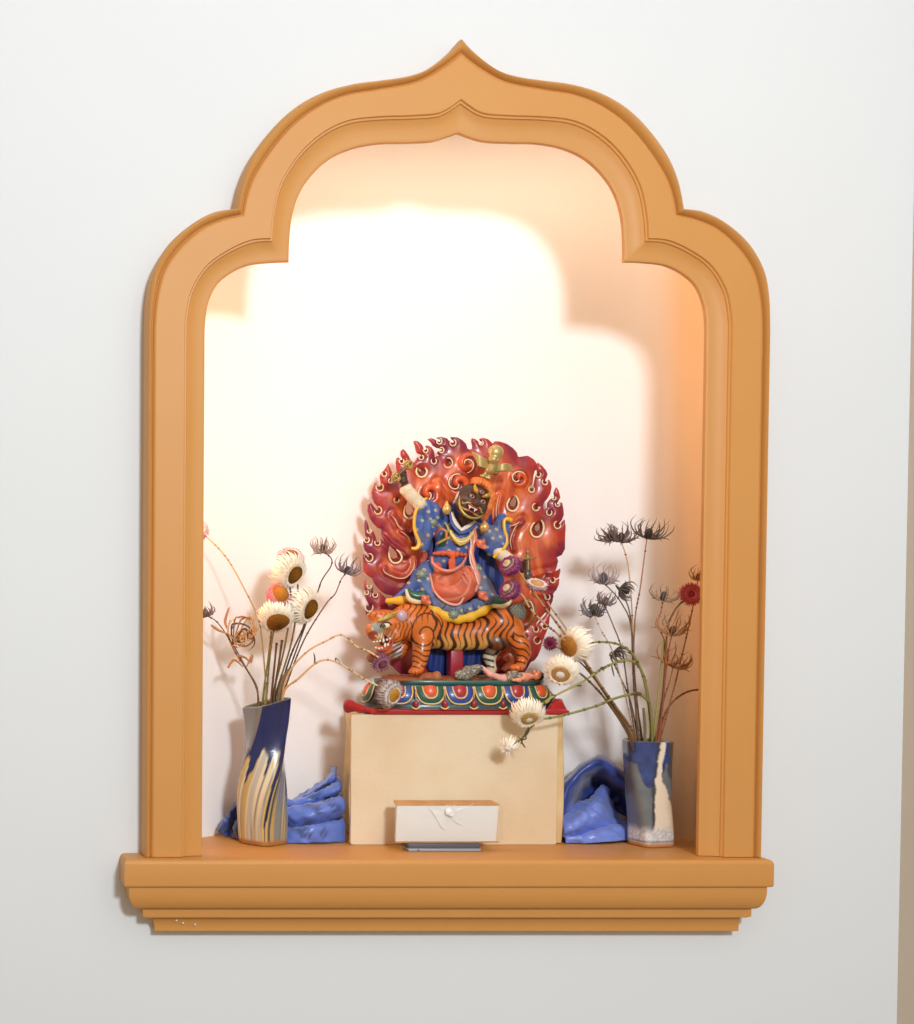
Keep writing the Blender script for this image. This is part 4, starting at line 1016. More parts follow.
# ---- jewels, boots, knotted heads
for px, py, dy, r in ((422, 574.5, -.017, (6.2, 4, 5)), (433, 522.5, -.014, (5.4, 4, 4.6)), (453.8, 614.5, -.029, (5.6, 3.2, 4.8)), (477.5, 569, -.020, (3, 3, 5))):
    mb = MB(); q = np.array(r)*.001
    ball(mb, G(px, py, dy), q*.72, lc(128,146,128), fn=lambda v: 1+.05*np.sin(7*v[:, 0]))
    for k in range(8): a = k*math.pi/4; ball(mb, np.array(list(G(px, py, dy)))+np.array([q[0]*.72*math.cos(a), .0006, q[2]*.72*math.sin(a)]), q*.34, jade, nu=8, nv=6)
    tag(mb.build('jewel', M_paint, body), 'grey green jewel')
for P, rr, sole in (([(424, 596), (417, 596.5), (411, 594), (407.5, 588.5)], [6.0, 5.6, 4.2, 1.6], [(425, 601), (416, 601.5), (409, 598.5), (406, 589)]), ([(492, 601), (500, 601.5), (507, 599), (511, 596)], [4.5, 5, 4.2, 2.0], [(492, 605.5), (501, 606), (508, 603.5), (512.5, 597)])):
    mb = MB(); tube(mb, [G(x, y, -.020) for x, y in P], [r*.001 for r in rr], lc(34,88,66), seg=12, n=6); b_ = mb.build('boot', M_paint, body); tag(b_, 'green boot with a cream sole')
    mb = MB(); tube(mb, [G(x, y, -.022) for x, y in sole], [.0024, .003, .0026, .0012], lc(230,206,160), seg=8, n=6); mb.build('sole', M_paint, b_)
for px, py in ((425.5, 599.5), (482.5, 595.5), (481, 544)):
    s = Sdf(2); s.ell(G(px, py, -.027), (4.6, 3.8, 4.6), col=lc(218,118,88)); s.ell(G(px+3.4, py+3.4, -.028), (2.6, 2.4, 2.2), col=lc(226,140,116)); s.ell(G(px-2.4, py-3, -.028), (1.8, 1.8, 1.8), col=lc(206,96,70)); s.ell(G(px+2.6, py-2.4, -.030), (1.5, 1.5, 1.6), col=lc(206,96,70))
    s.ell(G(px+.8, py+.4, -.0315), (1.3, 1, 1), col=lc(150,50,40), k=.8, sub=True)
    tag(s.mesh('knot', M_paint, body, h=.6), 'coral knotted ornament')
s = Sdf(2.5)   # grey studded boss and coils at the right hip
s.ell(G(517, 612.5, -.020), (9.5, 6.5, 9.5), col=lc(104,106,96))
tag(s.mesh('studded_boss', M_satin, body, h=.65, disp=lambda P: .8*np.sin(P[:, 0]*2.1)*np.sin(P[:, 2]*2.1), paint=lambda v, c: mixc(c, lc(176,172,150), sstep(.3, .8, np.sin(v[:, 0]*2.1)*np.sin(v[:, 2]*2.1)))), 'grey studded round boss')
mb = MB(); tube(mb, [G(510, 622, -.022), G(506, 629, -.024), G(502, 636, -.022)], [.0018, .002, .0016], lc(96,92,80), seg=10, n=8)
for k in range(9): t = k/8; ball(mb, G(510-8*t, 621+15*t, -.0245), (.0016, .0012, .0009), lc(150,140,116), nu=8, nv=5)
mb.build('chain_strap', M_satin, body)

# ---- hand-held objects: sceptre and dagger, winged gold ornament in the hair
mb = MB()
va, vb = np.array(list(G(396.5, 477, -.017))), np.array(list(G(408, 465.5, -.019)))
tube(mb, [va, (va+vb)/2, vb], [.0016, .0021, .0016], lc(110,84,50), seg=10, n=3)
ax = (vb-va)/np.linalg.norm(vb-va); e1 = np.cross(ax, [0, 1, 0]); e1 /= np.linalg.norm(e1); e2 = np.cross(ax, e1)
for cc, sg in ((va, -1), (vb, 1)):
    ball(mb, cc, .0022, lc(200,166,80))
    for k in range(6):
        a = k*math.pi/3; d = e1*math.cos(a)+e2*math.sin(a)
        tube(mb, [cc-ax*sg*.0042, cc-ax*sg*.001+d*.0042, cc+ax*sg*.003+d*.0036, cc+ax*sg*.0058], [.0006, .0011, .0010, .0006], lc(176,154,92), seg=6, n=4)
mb.build('sceptre', M_gold, body)
mb = MB()
tube(mb, [G(527.6, 549.5, -.021), G(527.6, 552, -.021), G(527.6, 555, -.021), G(527.8, 558.5, -.021)], [.0008, .0020, .0013, .0024], lc(160,134,78), seg=10, n=4)
tube(mb, [G(521, 558, -.021), G(527.8, 559, -.021), G(536, 557.5, -.021)], [.0008, .0014, .0008], lc(150,130,84), seg=8, n=4)
tube(mb, [G(528, 559, -.021), G(528, 566, -.021), G(528, 571, -.021)], [.0016, .0022, .0024], lc(120,98,60), seg=10, n=4)
dg = mb.build('dagger', M_gold, body)
mb = MB(); tube(mb, [G(528, 570, -.021), G(528, 574, -.021), G(528, 579, -.021), G(527.6, 584.5, -.021)], [.0028, .0042, .0034, .0004], lc(84,88,88), seg=4, n=5, flat=.5)
tag(mb.build('blade', mat('dark_steel', (92,96,98), .35, .5, metal=.6), dg), 'dark grey three sided blade')
orn = np.array(list(G(492, 466, -.016)))
mb = MB()
c0 = G(495.5, 452.5, -.022)
s = Sdf(2); gl = lc(186,166,110)
s.ell(c0, (8.2, 7, 8), col=gl).ell(G(494, 459.5, -.024), (6, 5, 4.5), col=gl).cap(G(494, 463, -.022), G(490, 470, -.020), 4.2, 4.6, gl).cap(G(482, 466, -.018), G(496, 473, -.018), 3, 3, lc(150,124,60))
for x, y in ((490.5, 457.2), (498, 459)): s.ell(G(x, y, -.0295), (2.0, 2.0, 1.7), col=lc(120,90,40), k=.8, sub=True)
s.cap(G(487, 472, -.018), G(483, 476, -.019), 1.6, 1.4, gl).cap(G(490, 473.5, -.018), G(488.5, 478, -.019), 1.6, 1.6, gl).cap(G(481, 475.5, -.0185), G(489.5, 478.5, -.0185), 1.4, 1.4, gl)
om = s.mesh('winged_ornament', M_gold, body, h=.6); tag(om, 'gold winged skull ornament')
mb = MB()
for k in range(8):
    t = k/7; tube(mb, [G(489+1.5*t, 462+7*t, -.020), G(480.5-1*t, 457+8.5*t, -.0225), G(471.5+6.5*t, 453-1+11*t, -.019)], [.0012, .0014, .0009], lc(184,162,104), seg=8, n=4)
for k in range(6):
    t = k/5; tube(mb, [G(496, 466+4.5*t, -.020), G(504, 464.5+5.5*t, -.0225), G(511+2.5*t, 465+6*t, -.018)], [.0012, .0015, .0007], lc(184,162,104), seg=8, n=4)
mb.build('wing', M_gold, om)
# ================================================================== red mat under the statue
M_red = mat('red_brocade', (176,26,24), .6, .3, sheen=.3, bump=(300, .4), noise=(60, .5, (150,18,20)))
M_silk = mat('blue_satin', rough=.30, spec=.5, attr=True, sheen=.25, bump=(260, .12))
box_top = W(458, 714.6, .05).z
s = Sdf(3)
mcx = pcx
mz = (z0p+box_top)/2
s = Sdf(4)
s.box((mcx-.001, .092, mz), (102, 44.5, max((z0p-box_top)*500-.1, 1.2)), rd=1.1, col=(1,1,1))
for px, py, Y, r in ((348.5, 705, .075, (5.5, 7, 8)), (564, 706, .085, (9, 8, 5))):
    pass
s.chain([W(362, 709, .070), W(350, 706, .072), W(347.5, 702, .072)], [2.6, 5.5, 3.6], (1,1,1))
s.chain([W(350, 706, .066), W(348, 709, .066)], [5, 4.2], (1,1,1)).chain([W(349, 705, .064), W(360, 708.5, .058), W(376, 711, .052)], [5.5, 3.8, 1.6], (1,1,1))
s.chain([W(552, 708, .056), W(557, 705, .060), W(560, 701, .064)], [4.0, 6.0, 2.6], (1,1,1)).chain([W(554, 709, .056), W(561, 709.5, .058), W(567.5, 712.5, .058)], [4.0, 3.6, .8], (1,1,1))
ztop_m, zbot_m = z0p-.0002, box_top
o = s.mesh('red_mat', M_red, None, h=.8)
for v_ in o.data.vertices:                       # flat where box and pedestal press on it
    x, y, z = v_.co
    if (abs(x-mcx)/.1035)**2.5+(abs(y-.09)/.0465)**2.5 < 1: v_.co.z = min(max(z, zbot_m+.0001), ztop_m)
    else: v_.co.z = max(z, zbot_m+.0001)
tag(o, 'red cloth mat with upturned corners between the statue and the beige box', 'mat')

# ================================================================== cloth covered box
M_linen = mat('beige_book_cloth', (228,210,180), .62, .35, noise=(11, .6, (212,180,132)), bump=(220, .35))
M_linen2 = mat('beige_book_cloth_edge', (226,200,150), .6, .35, noise=(30, .6, (200,156,92)), bump=(260, .3))
bx = thing('cloth_box', W(455, 843, .095), 'beige cloth-covered box with loose side seams, carrying the statue', 'box')
a = W(350.5, 843, .050); b = W(556.5, 843, .050)
def slab(name, lo, hi, m, parent, wob=.0008, seed=0, n=(26, 4, 18), bulge=0.0):
    """box with softly uneven cloth faces"""
    nx, ny, nz = n; bm = bmesh.new()
    bmesh.ops.create_cube(bm, size=1)
    bmesh.ops.bevel(bm, geom=bm.edges[:], offset=.012, segments=2, affect='EDGES', profile=.5)
    for axis, cuts in ((0, nx), (1, ny), (2, nz)):
        for c in range(1, cuts):
            nrm = [0, 0, 0]; nrm[axis] = 1; co = [0, 0, 0]; co[axis] = -.5+c/cuts
            bmesh.ops.bisect_plane(bm, geom=bm.verts[:]+bm.edges[:]+bm.faces[:], plane_co=co, plane_no=nrm)
    lo = np.array(lo); hi = np.array(hi)
    for v in bm.verts:
        p = lo+(np.array(v.co)+.5)*(hi-lo); q = np.array([p*1000])
        e = (fbm(q+seed, .03)[0]-.5)*2*wob
        if bulge:
            t = (v.co.z+.5); p[0] += math.copysign(bulge*math.sin(math.pi*min(t*1.25, 1))*.5, v.co.x)*(abs(v.co.x) > .45)
        if abs(v.co.y) > .45: p[1] += e
        if abs(v.co.x) > .45: p[0] += e
        v.co = p
    me = bpy.data.meshes.new(name); bm.to_mesh(me); bm.free(); set_col(me, (1,1,1))
    return link_mesh(name, me, m, parent)
zt_ = box_top-.0001
slab('front_panel', (a.x, .050, .0003), (b.x, .0560, zt_), M_linen, bx, .0010, 3)
slab('box_body', (a.x+.0165, .0572, .0005), (b.x+.0085, .134, zt_-.0006), M_linen2, bx, .0006, 40, n=(12, 6, 12), bulge=.004)
# thin piped edges along both seams and the stitched lid edge
for x in (a.x+.0004, b.x-.0004):
    mb = MB(); tube(mb, [(x+.0005*math.sin(z*90), .0556, z) for z in np.linspace(.001, zt_-.0015, 12)], .0008, (1,1,1), seg=6, n=3); mb.build('piping', M_linen2, bx)

# ================================================================== shrink-wrapped block of pages on a grey case
M_page = mat('white_page_edges', (236,236,232), .7, .3, bump=(60, .2))
M_brown = mat('brown_board_cover', (206,158,104), .6, .35, noise=(50, .5, (160,108,58)))
M_film = bpy.data.materials.new('clear_wrapping_film'); M_film.use_nodes = True
nt = M_film.node_tree; nt.nodes.clear(); ou = nt.nodes.new('ShaderNodeOutputMaterial'); mxs = nt.nodes.new('ShaderNodeMixShader'); tr = nt.nodes.new('ShaderNodeBsdfTransparent'); gl_ = nt.nodes.new('ShaderNodeBsdfGlossy')
gl_.inputs['Roughness'].default_value = .12; mxs.inputs[0].default_value = .13
nt.links.new(tr.outputs[0], mxs.inputs[1]); nt.links.new(gl_.outputs[0], mxs.inputs[2]); nt.links.new(mxs.outputs[0], ou.inputs[0])
M_case = mat('grey_plastic_case', (150,156,168), .35, .5)
M_case2 = mat('dark_grey_plastic', (84,88,98), .4, .5)
cs = thing('grey_case', W(445, 850, .012), 'flat grey case lying under the wrapped block of pages', 'case')
a = W(408.5, 849.5, .006); b = W(481, 849.5, .006); zc_ = W(445, 843.5, .006).z
mb = MB(); boxv(mb, (a.x, .006, .0002), (b.x, .030, .0034)); o = mb.build('case_base', M_case, cs, smooth=False); bevel_obj(o, .0008)
mb = MB(); boxv(mb, (a.x+.0002, .0068, .0035), (b.x-.0002, .0295, zc_-.0002)); o = mb.build('case_lid', M_case2, cs, smooth=False); bevel_obj(o, .0006)
mb = MB(); ball(mb, ((a.x+.010), .0058, .0018), (.0012, .0005, .0008), nu=8, nv=6); mb.build('latch', M_case2, cs)
bk = thing('wrapped_page_block', W(447, 842, .03), 'white block of page edges with thin brown covers, wrapped in clear film', 'book')
zb0 = zc_+.0001; Yk = .0105
a = W(395.5, 842, Yk); b = W(498, 842, Yk); zt0 = W(446, 804.5, Yk).z
mb = MB()
xl0, xl1, xr0, xr1 = a.x, a.x+.0012, b.x-.002, b.x+.0004; Yb_ = .0245; zk = W(446, 800.8, Yb_).z
mb.add([(xl0, Yk, zb0+.0012), (xr0, Yk, zb0+.0012), (xr0-.003, Yb_, zb0+.0012), (xl0+.003, Yb_, zb0+.0012), (xl1, Yk, zt0-.001), (xr1, Yk, zt0-.001), (xr1-.003, Yb_, zk-.001), (xl1+.003, Yb_, zk-.001)], [(3,2,1,0), (4,5,6,7), (0,1,5,4), (1,2,6,5), (2,3,7,6), (3,0,4,7)])
o = mb.build('pages', M_page, bk, smooth=False); bevel_obj(o, .0004); tag(o, 'white page edges')
for z0_, z1_, zq, ov in ((zb0, zb0+.0011, zb0, .0006), (zt0-.0009, zt0+.0006, zk-.0009, .0008)):
    mb = MB(); h_ = z1_-z0_; x0, x1 = xl0-ov, xr1+ov
    mb.add([(x0, Yk-.0006, z0_), (x1, Yk-.0006, z0_), (x1-.003, Yb_+.001, zq), (x0+.003, Yb_+.001, zq), (x0, Yk-.0006, z1_), (x1, Yk-.0006, z1_), (x1-.003, Yb_+.001, zq+h_), (x0+.003, Yb_+.001, zq+h_)], [(3,2,1,0), (4,5,6,7), (0,1,5,4), (1,2,6,5), (2,3,7,6), (3,0,4,7)])
    o = mb.build('cover', M_brown, bk, smooth=False); bevel_obj(o, .0003); tag(o, 'thin brown board cover')
# film with creases gathered to a sealed knot
bm = bmesh.new(); nx, nz = 60, 24; vs_ = []
kx_, kz_ = W(449, 812, Yk).x, W(449, 812, Yk).z
for i in range(nx+1):
    for j in range(nz+1):
        x = xl0-.0012+(xr1-xl0+.0052)*i/nx; z = zb0+.0004+(zt0-zb0)*j/nz
        d = math.hypot(x-kx_, z-kz_); an = math.atan2(z-kz_, x-kx_)
        y = Yk-.0009-.0016*abs(math.sin(an*5+d*60))*math.exp(-(d/.022)**2)-.0005*random.random()
        vs_.append(bm.verts.new((x, y, z)))
for i in range(nx):
    for j in range(nz): bm.faces.new([vs_[i*(nz+1)+j], vs_[(i+1)*(nz+1)+j], vs_[(i+1)*(nz+1)+j+1], vs_[i*(nz+1)+j+1]])
me = bpy.data.meshes.new('film'); bm.to_mesh(me); bm.free(); o = link_mesh('plastic_film', me, M_film, bk); tag(o, 'creased clear film')
M_white = mat('white_plastic', (240,240,238), .4, .5)
mb = MB(); ball(mb, W(449, 812, Yk-.0030), (.0037, .0016, .0037), nu=16, nv=10); ball(mb, W(451.5, 815, Yk-.0026), (.0026, .0012, .002)); mb.build('seal', M_white, bk)
mb = MB()
for P in ([(427, 805), (432, 811), (438, 820), (443, 828), (449, 829)], [(446, 804), (446, 812), (448, 818)], [(455, 804), (452, 811), (457, 816)], [(462, 806), (457, 810), (452, 814)], [(474, 803), (466, 808), (455, 813)], [(452, 818), (458, 823), (464, 825)]):
    tube(mb, [W(x, y, Yk-.0022) for x, y in P], [.0001]+[.0003]*(len(P)-2)+[.0001], seg=6, n=5)
mb.build('crease', mat('film_crease', (244,244,244), .25, .6), bk)

# ================================================================== crumpled blue cloths
sblue, dblue = lc(88,116,196), lc(22,34,82)
def paint_cloth(k, dk):
    def f(v, c):
        p = np.stack([v[:, 0]+.6*v[:, 1], v[:, 2]-.4*v[:, 1]], -1)*.048
        i = np.floor(p); ff = p-i-.5; d = np.hypot(ff[:, 0], ff[:, 1]); a = np.arctan2(ff[:, 1], ff[:, 0])
        h = _vals[(_perm[i[:, 0].astype(int) % 512]+i[:, 1].astype(int)) % 512]
        m = np.maximum(sstep(.10, .05, np.abs(d-.2-.04*np.sin(5*a))), sstep(.12, .05, d))*(h > .35)
        c = mixc(c, c*.35, m*.85)
        return c*(.85+.3*fbm(v, .05))[:, None]
    return f
def folds(P):  return 1.1*np.sin(P[:, 0]*.33+P[:, 2]*.45+3*np.sin(P[:, 0]*.06))+.8*np.sin(P[:, 0]*.2-P[:, 2]*.6+P[:, 1]*.3)
def Q(px, py, Y): return W(px, py, Y)
def cloth(name, s, label, pf, disp, parts=()):
    o = s.mesh(name, M_silk, None, h=1.0, disp=disp, paint=pf)
    for v in o.data.vertices:
        if v.co.z < .0004: v.co.z = .0004
        v.co.y = min(v.co.y, ND-.004)
        lim = bR if v.co.x > 0 else bL
        if .045 < v.co.y < .14: v.co.x = max(v.co.x, lim) if v.co.x > 0 else min(v.co.x, lim)
    return tag(o, label, 'cloth', None)
bL = W(350.5, 843, .05).x-.001; bR = W(556.5, 843, .05).x+.0125
c1, c2, c3 = sblue, lc(62,86,160), lc(104,128,196)
def draped(name, rows, col, lim, floor=.0008, n1=7, n2=9, th=.0008, pat=True):
    """a cloth surface through rows of control points, rows running across the folds"""
    P = np.array([[list(W(*p)) for p in r] for r in rows])
    g = np.array([catmull(r, n2) for r in P]); g = np.array([catmull(g[:, j], n1) for j in range(g.shape[1])]).transpose(1, 0, 2)
    nz_ = fbm(g*1000, .06)-.5; cr_ = np.abs(np.sin(g[..., 0]*210+g[..., 2]*330+6*vnoise(g*1000, .03)))-.6
    gn = np.cross(np.gradient(g, axis=0), np.gradient(g, axis=1)); gn /= np.linalg.norm(gn, axis=-1)[..., None]+1e-9
    g = g+gn*(nz_*.0075+(fbm(g*1000+50, .12)-.5)*.0040+cr_*.0013)[..., None]
    g[..., 2] = np.maximum(g[..., 2], floor); g[..., 1] = np.minimum(g[..., 1], ND-.003)
    g[..., 0] = np.maximum(g[..., 0], lim) if lim > 0 else np.minimum(g[..., 0], lim)
    v, f = sheet(g); mb = MB(); cc = np.repeat(col[None], len(v), 0); mb.add(v, f, paint_cloth(0, 0)(v*1000, cc) if pat else cc)
    o = mb.build(name, M_silk); md = o.modifiers.new('thick', 'SOLIDIFY'); md.thickness = th; md.offset = 0
    return o
def fuse(first, *rest):
    bpy.context.view_layer.update(); dg_ = bpy.context.evaluated_depsgraph_get(); bm = bmesh.new()
    for o in (first, *rest): bm.from_mesh(bpy.data.meshes.new_from_object(o.evaluated_get(dg_)))
    first.modifiers.clear(); bm.to_mesh(first.data); bm.free()
    for o in rest: bpy.data.objects.remove(o)
    first.data.polygons.foreach_set('use_smooth', [True]*len(first.data.polygons)); return first
L1 = draped('satin_cloth', [
    [(356,766,.128),(338,770,.128),(317,783,.128),(299,796,.128),(283,803,.128)],
    [(356,768,.104),(338,775,.106),(317,789,.108),(299,799,.114),(283,805,.120)],
    [(356,776,.122),(336,784,.122),(316,793,.124),(298,803,.122),(282,807,.121)],
    [(356,777,.092),(334,784,.094),(313,794,.098),(296,800,.104),(281,801,.110)],
    [(356,785,.086),(333,793,.089),(310,802,.093),(292,806,.099),(280,807,.108)],
    [(356,794,.114),(330,800,.111),(307,808,.108),(290,811,.108),(279,811,.110)],
    [(356,796,.082),(335,799,.076),(311,804,.074),(292,806,.083),(277,805,.098)],
    [(356,806,.074),(334,812,.064),(309,817,.062),(290,819,.072),(274,817,.094)],
    [(356,816,.096),(332,822,.090),(309,827,.086),(290,829,.088),(273,827,.100)],
    [(356,818,.078),(330,823,.062),(309,827,.056),(290,830,.064),(272,830,.088)],
    [(350,842,.073),(326,842,.058),(306,843,.054),(288,843,.060),(272,841,.086)]], lc(100,128,212), bL)
L2 = draped('cloth_tail', [
    [(270,806,.120),(256,800,.118),(243,796,.116),(236,803,.115),(229,814,.113),(221,826,.111)],
    [(270,814,.104),(256,806,.102),(243,801,.096),(234,808,.094),(226,819,.093),(218,831,.094)],
    [(270,824,.112),(258,822,.110),(245,818,.108),(238,822,.108),(232,829,.107),(225,836,.106)],
    [(270,826,.096),(258,824,.092),(245,815,.084),(238,822,.083),(235,831,.082),(235,838,.082)],
    [(270,836,.094),(258,836,.090),(247,834,.080),(243,838,.078),(241,841,.077),(240,843,.076)]], lc(66,90,156), -.0005)
cl1 = tag(fuse(L1, L2), 'crumpled blue satin cloth behind the tall twisted vase, left of the box', 'cloth', 'blue satin cloths beside the box')
# right: a hood of cloth rolled over itself, open to the front, with a smooth fold sweeping down to the box
rows = []
for rad, Y in ((1.0, .142), (1.03, .118), (1.02, .098), (.95, .084), (.85, .081), (.76, .088), (.68, .104), (.60, .125), (.45, .138), (.1, .142)):
    r_ = []
    for t in np.linspace(0, 1, 34):
        a = R(200-225*t); k = 1+.06*math.sin(3.2*a+rad*4)
        ex, ey_ = 38*k, 47*(1+.04*math.sin(5*a))
        r_.append(list(W(598+ex*rad*math.cos(a)+(8*t if t > .7 else 0), 806-ey_*rad*math.sin(a), Y)))
    rows.append(r_)
rows = np.array(rows); a_, b_ = rows.shape[:2]
g = np.array([catmull(rows[:, j], 6) for j in range(b_)]).transpose(1, 0, 2)
g[..., 2] = np.maximum(g[..., 2], .0006); g[..., 1] = np.minimum(g[..., 1], ND-.003); g[..., 0] = np.maximum(g[..., 0], bR+.001)
th_ = g.copy(); 
gn = np.cross(np.gradient(g, axis=0), np.gradient(g, axis=1)); gn /= np.linalg.norm(gn, axis=-1)[..., None]+1e-9
fo = .0011*np.sin(np.linspace(0, 40, g.shape[1]))[None, :, None]*np.sin(np.linspace(0, 9, g.shape[0]))[:, None, None]
g = g+gn*fo; g[..., 2] = np.maximum(g[..., 2], .0006)
mb = MB(); v, f = sheet(g); v = v.reshape(-1, 3)
mb.add(v, f, paint_cloth(0, 0)(v*1000, np.repeat(lc(50,72,150)[None], len(v), 0)))
hood = mb.build('satin_cloth', M_silk)
md = hood.modifiers.new('thick', 'SOLIDIFY'); md.thickness = .0008; md.offset = 0
R1 = draped('front_fold', [
    [(550,806,.112),(566,806,.110),(580,803,.108),(591,797,.106),(603,784,.122)],
    [(550,815,.090),(568,813,.088),(583,806,.088),(594,798,.090),(605,786,.120)],
    [(550,826,.070),(571,820,.066),(588,811,.070),(599,801,.080),(608,791,.116)],
    [(550,835,.066),(574,830,.060),(592,820,.064),(603,812,.072),(612,802,.112)],
    [(552,839,.080),(578,836,.076),(597,829,.078),(612,823,.086),(622,819,.096)],
    [(554,838,.062),(582,836,.056),(604,831,.060),(622,829,.070),(640,830,.086)],
    [(554,843,.060),(582,843,.055),(606,842,.055),(626,840,.064),(648,837,.080)]], lc(116,140,222), bR+.0004, pat=False)  # fold in a lighter blue than the hood, lit brightness put into colour
hood = fuse(hood, R1)
cl2 = tag(hood, 'rolled blue satin cloth with a dark hollow, between the box and the short vase', 'cloth', 'blue satin cloths beside the box')

# ================================================================== vases
M_glaze = mat('running_pottery_glaze', rough=.22, spec=.55, coat=.4, attr=True, bump=(380, .12))
def vase(name, label, cxy, prof, colfn, nseg=140, mouth=.0045):
    """prof rows: z, half width x, half depth y, twist (deg), corner exponent, centre dx, top tilt"""
    root = thing(name, (cxy[0], cxy[1], 0), label, 'vase')
    pr = catmull(np.array(prof, float), 30); v = []; c = []; th = np.arange(nseg)*2*math.pi/nseg; tf_ = np.linspace(0, 2*math.pi, 4001)
    for z, a, b, tw, e, dx, tilt in pr:
        sx_ = np.sign(np.cos(tf_))*np.abs(np.cos(tf_))**(2/e); sy_ = np.sign(np.sin(tf_))*np.abs(np.sin(tf_))**(2/e); Ls = np.concatenate([[0], np.cumsum(np.hypot(np.diff(sx_), np.diff(sy_)))])
        tm = np.interp(th/(2*math.pi)*Ls[-1], Ls, tf_); ct, st = np.cos(tm), np.sin(tm)
        x = a*np.sign(ct)*np.abs(ct)**(2/e); y = b*np.sign(st)*np.abs(st)**(2/e)
        t = R(tw); X = x*math.cos(t)-y*math.sin(t); Yv = x*math.sin(t)+y*math.cos(t)
        v.append(np.column_stack([cxy[0]+dx+X, cxy[1]+Yv, z+tilt*X])); c.append(colfn(th, z, X, Yv, tw))
    n = len(v); outer_n = n
    # lip and inside
    top = v[-1]; cen = top.mean(0)
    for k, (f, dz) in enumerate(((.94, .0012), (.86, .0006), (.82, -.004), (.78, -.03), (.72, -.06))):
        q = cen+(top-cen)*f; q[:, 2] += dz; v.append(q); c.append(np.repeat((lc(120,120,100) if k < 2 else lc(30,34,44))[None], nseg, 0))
    n = len(v); V = np.concatenate(v); Cc = np.concatenate(c)
    f = [(i*nseg+k, i*nseg+(k+1) % nseg, (i+1)*nseg+(k+1) % nseg, (i+1)*nseg+k) for i in range(n-1) for k in range(nseg)]
    f.append(tuple(range(nseg-1, -1, -1))); f.append(tuple((n-1)*nseg+k for k in range(nseg)))
    mb = MB(); 
    mb.add(V[:outer_n*nseg], f[:(outer_n-1)*nseg]+[f[-2]], Cc[:outer_n*nseg]); bd = mb.build('vase_body', M_glaze, root)
    mb = MB(); q0 = (outer_n-1)*nseg; sub = V[q0:]; m = n-outer_n+1
    mb.add(sub, [(i*nseg+k, i*nseg+(k+1) % nseg, (i+1)*nseg+(k+1) % nseg, (i+1)*nseg+k) for i in range(m-1) for k in range(nseg)]+[tuple((m-1)*nseg+k for k in range(nseg))], Cc[q0:]); mb.build('vase_mouth', M_glaze, root)
    return root
cobalt, slate, creamg, olive = lc(26,40,104), lc(132,138,138), lc(226,210,172), lc(150,134,84)
def col_left(th, z, X, Yv, tw):
    t = z/.147; face = np.floor(((np.degrees(th)+45) % 360)/90).astype(int); edge = np.abs(((np.degrees(th)) % 90)-45)/45      # edge 0 at corners
    p = np.column_stack([th*6, np.full(len(th), z*60), 0*th]); q = np.column_stack([th*9, np.full(len(th), z*9), 0*th])
    c = np.where((face % 2 == 1)[:, None], slate, lc(222,208,176))
    c = mixc(c, lc(186,182,166), sstep(.45, .65, fbm(q+4, .8)))                       # long runs down the sides
    c = mixc(c, lc(104,112,116), sstep(.58, .68, fbm(q+9, 1.1))*.8)
    c = mixc(c, lc(196,164,92), sstep(.55, .66, fbm(q+20, .9))*.9)
    c = mixc(c, lc(206,176,96), sstep(.26, .10, edge)*.95)
    c = mixc(c, lc(44,44,52), sstep(.12, .03, np.abs(edge-.30))*sstep(.56, .62, fbm(q+31, .6))*.9)
    drip = .66+.03*np.sin(th*7)-.22*np.maximum(0, np.sin(th*5+.8))**8-.34*np.maximum(0, np.sin(th*3.0+2.3))**30-.14*np.maximum(0, np.sin(th*11+2))**4
    gl = sstep(-.01, .015, t-drip)
    g = mixc(cobalt, lc(18,22,54), fbm(p, .4)); g = mixc(g, lc(118,120,116), ((face == 1))*.85*sstep(.62, .7, t))
    c = mixc(c, g, gl); c = mixc(c, lc(40,44,70), sstep(.02, .0, np.abs(t-drip))*.6)
    return mixc(c, lc(176,120,66), sstep(.05, .025, t))
Yv1 = .060
b0 = W(263, 845, .045); v1x = W(264, 800, Yv1).x
H1 = W(265, 697.5, Yv1).z
s1 = sc(Yv1)*1.0
vase_l = vase('twisted_vase', 'tall twisted square vase with dripping dark blue glaze at the left', (v1x, Yv1),
[(.0004, .0185, .0185, 36, 5, -.001, 0), (.004, .0200, .0200, 36, 5, -.001, 0), (.025, .0210, .0210, 38, 5, -.0015, 0), (.055, .0216, .0216, 52, 5, -.002, 0), (.085, .0204, .0204, 74, 5, -.0005, 0), (.108, .0188, .0188, 92, 5, .001, 0), (.128, .0194, .0194, 104, 5, .002, .10), (H1-.006, .0204, .0204, 113, 5, .002, .24)], col_left)
Yv2 = .048
v2x = W(648.5, 800, Yv2).x; H2 = W(648, 738, Yv2).z
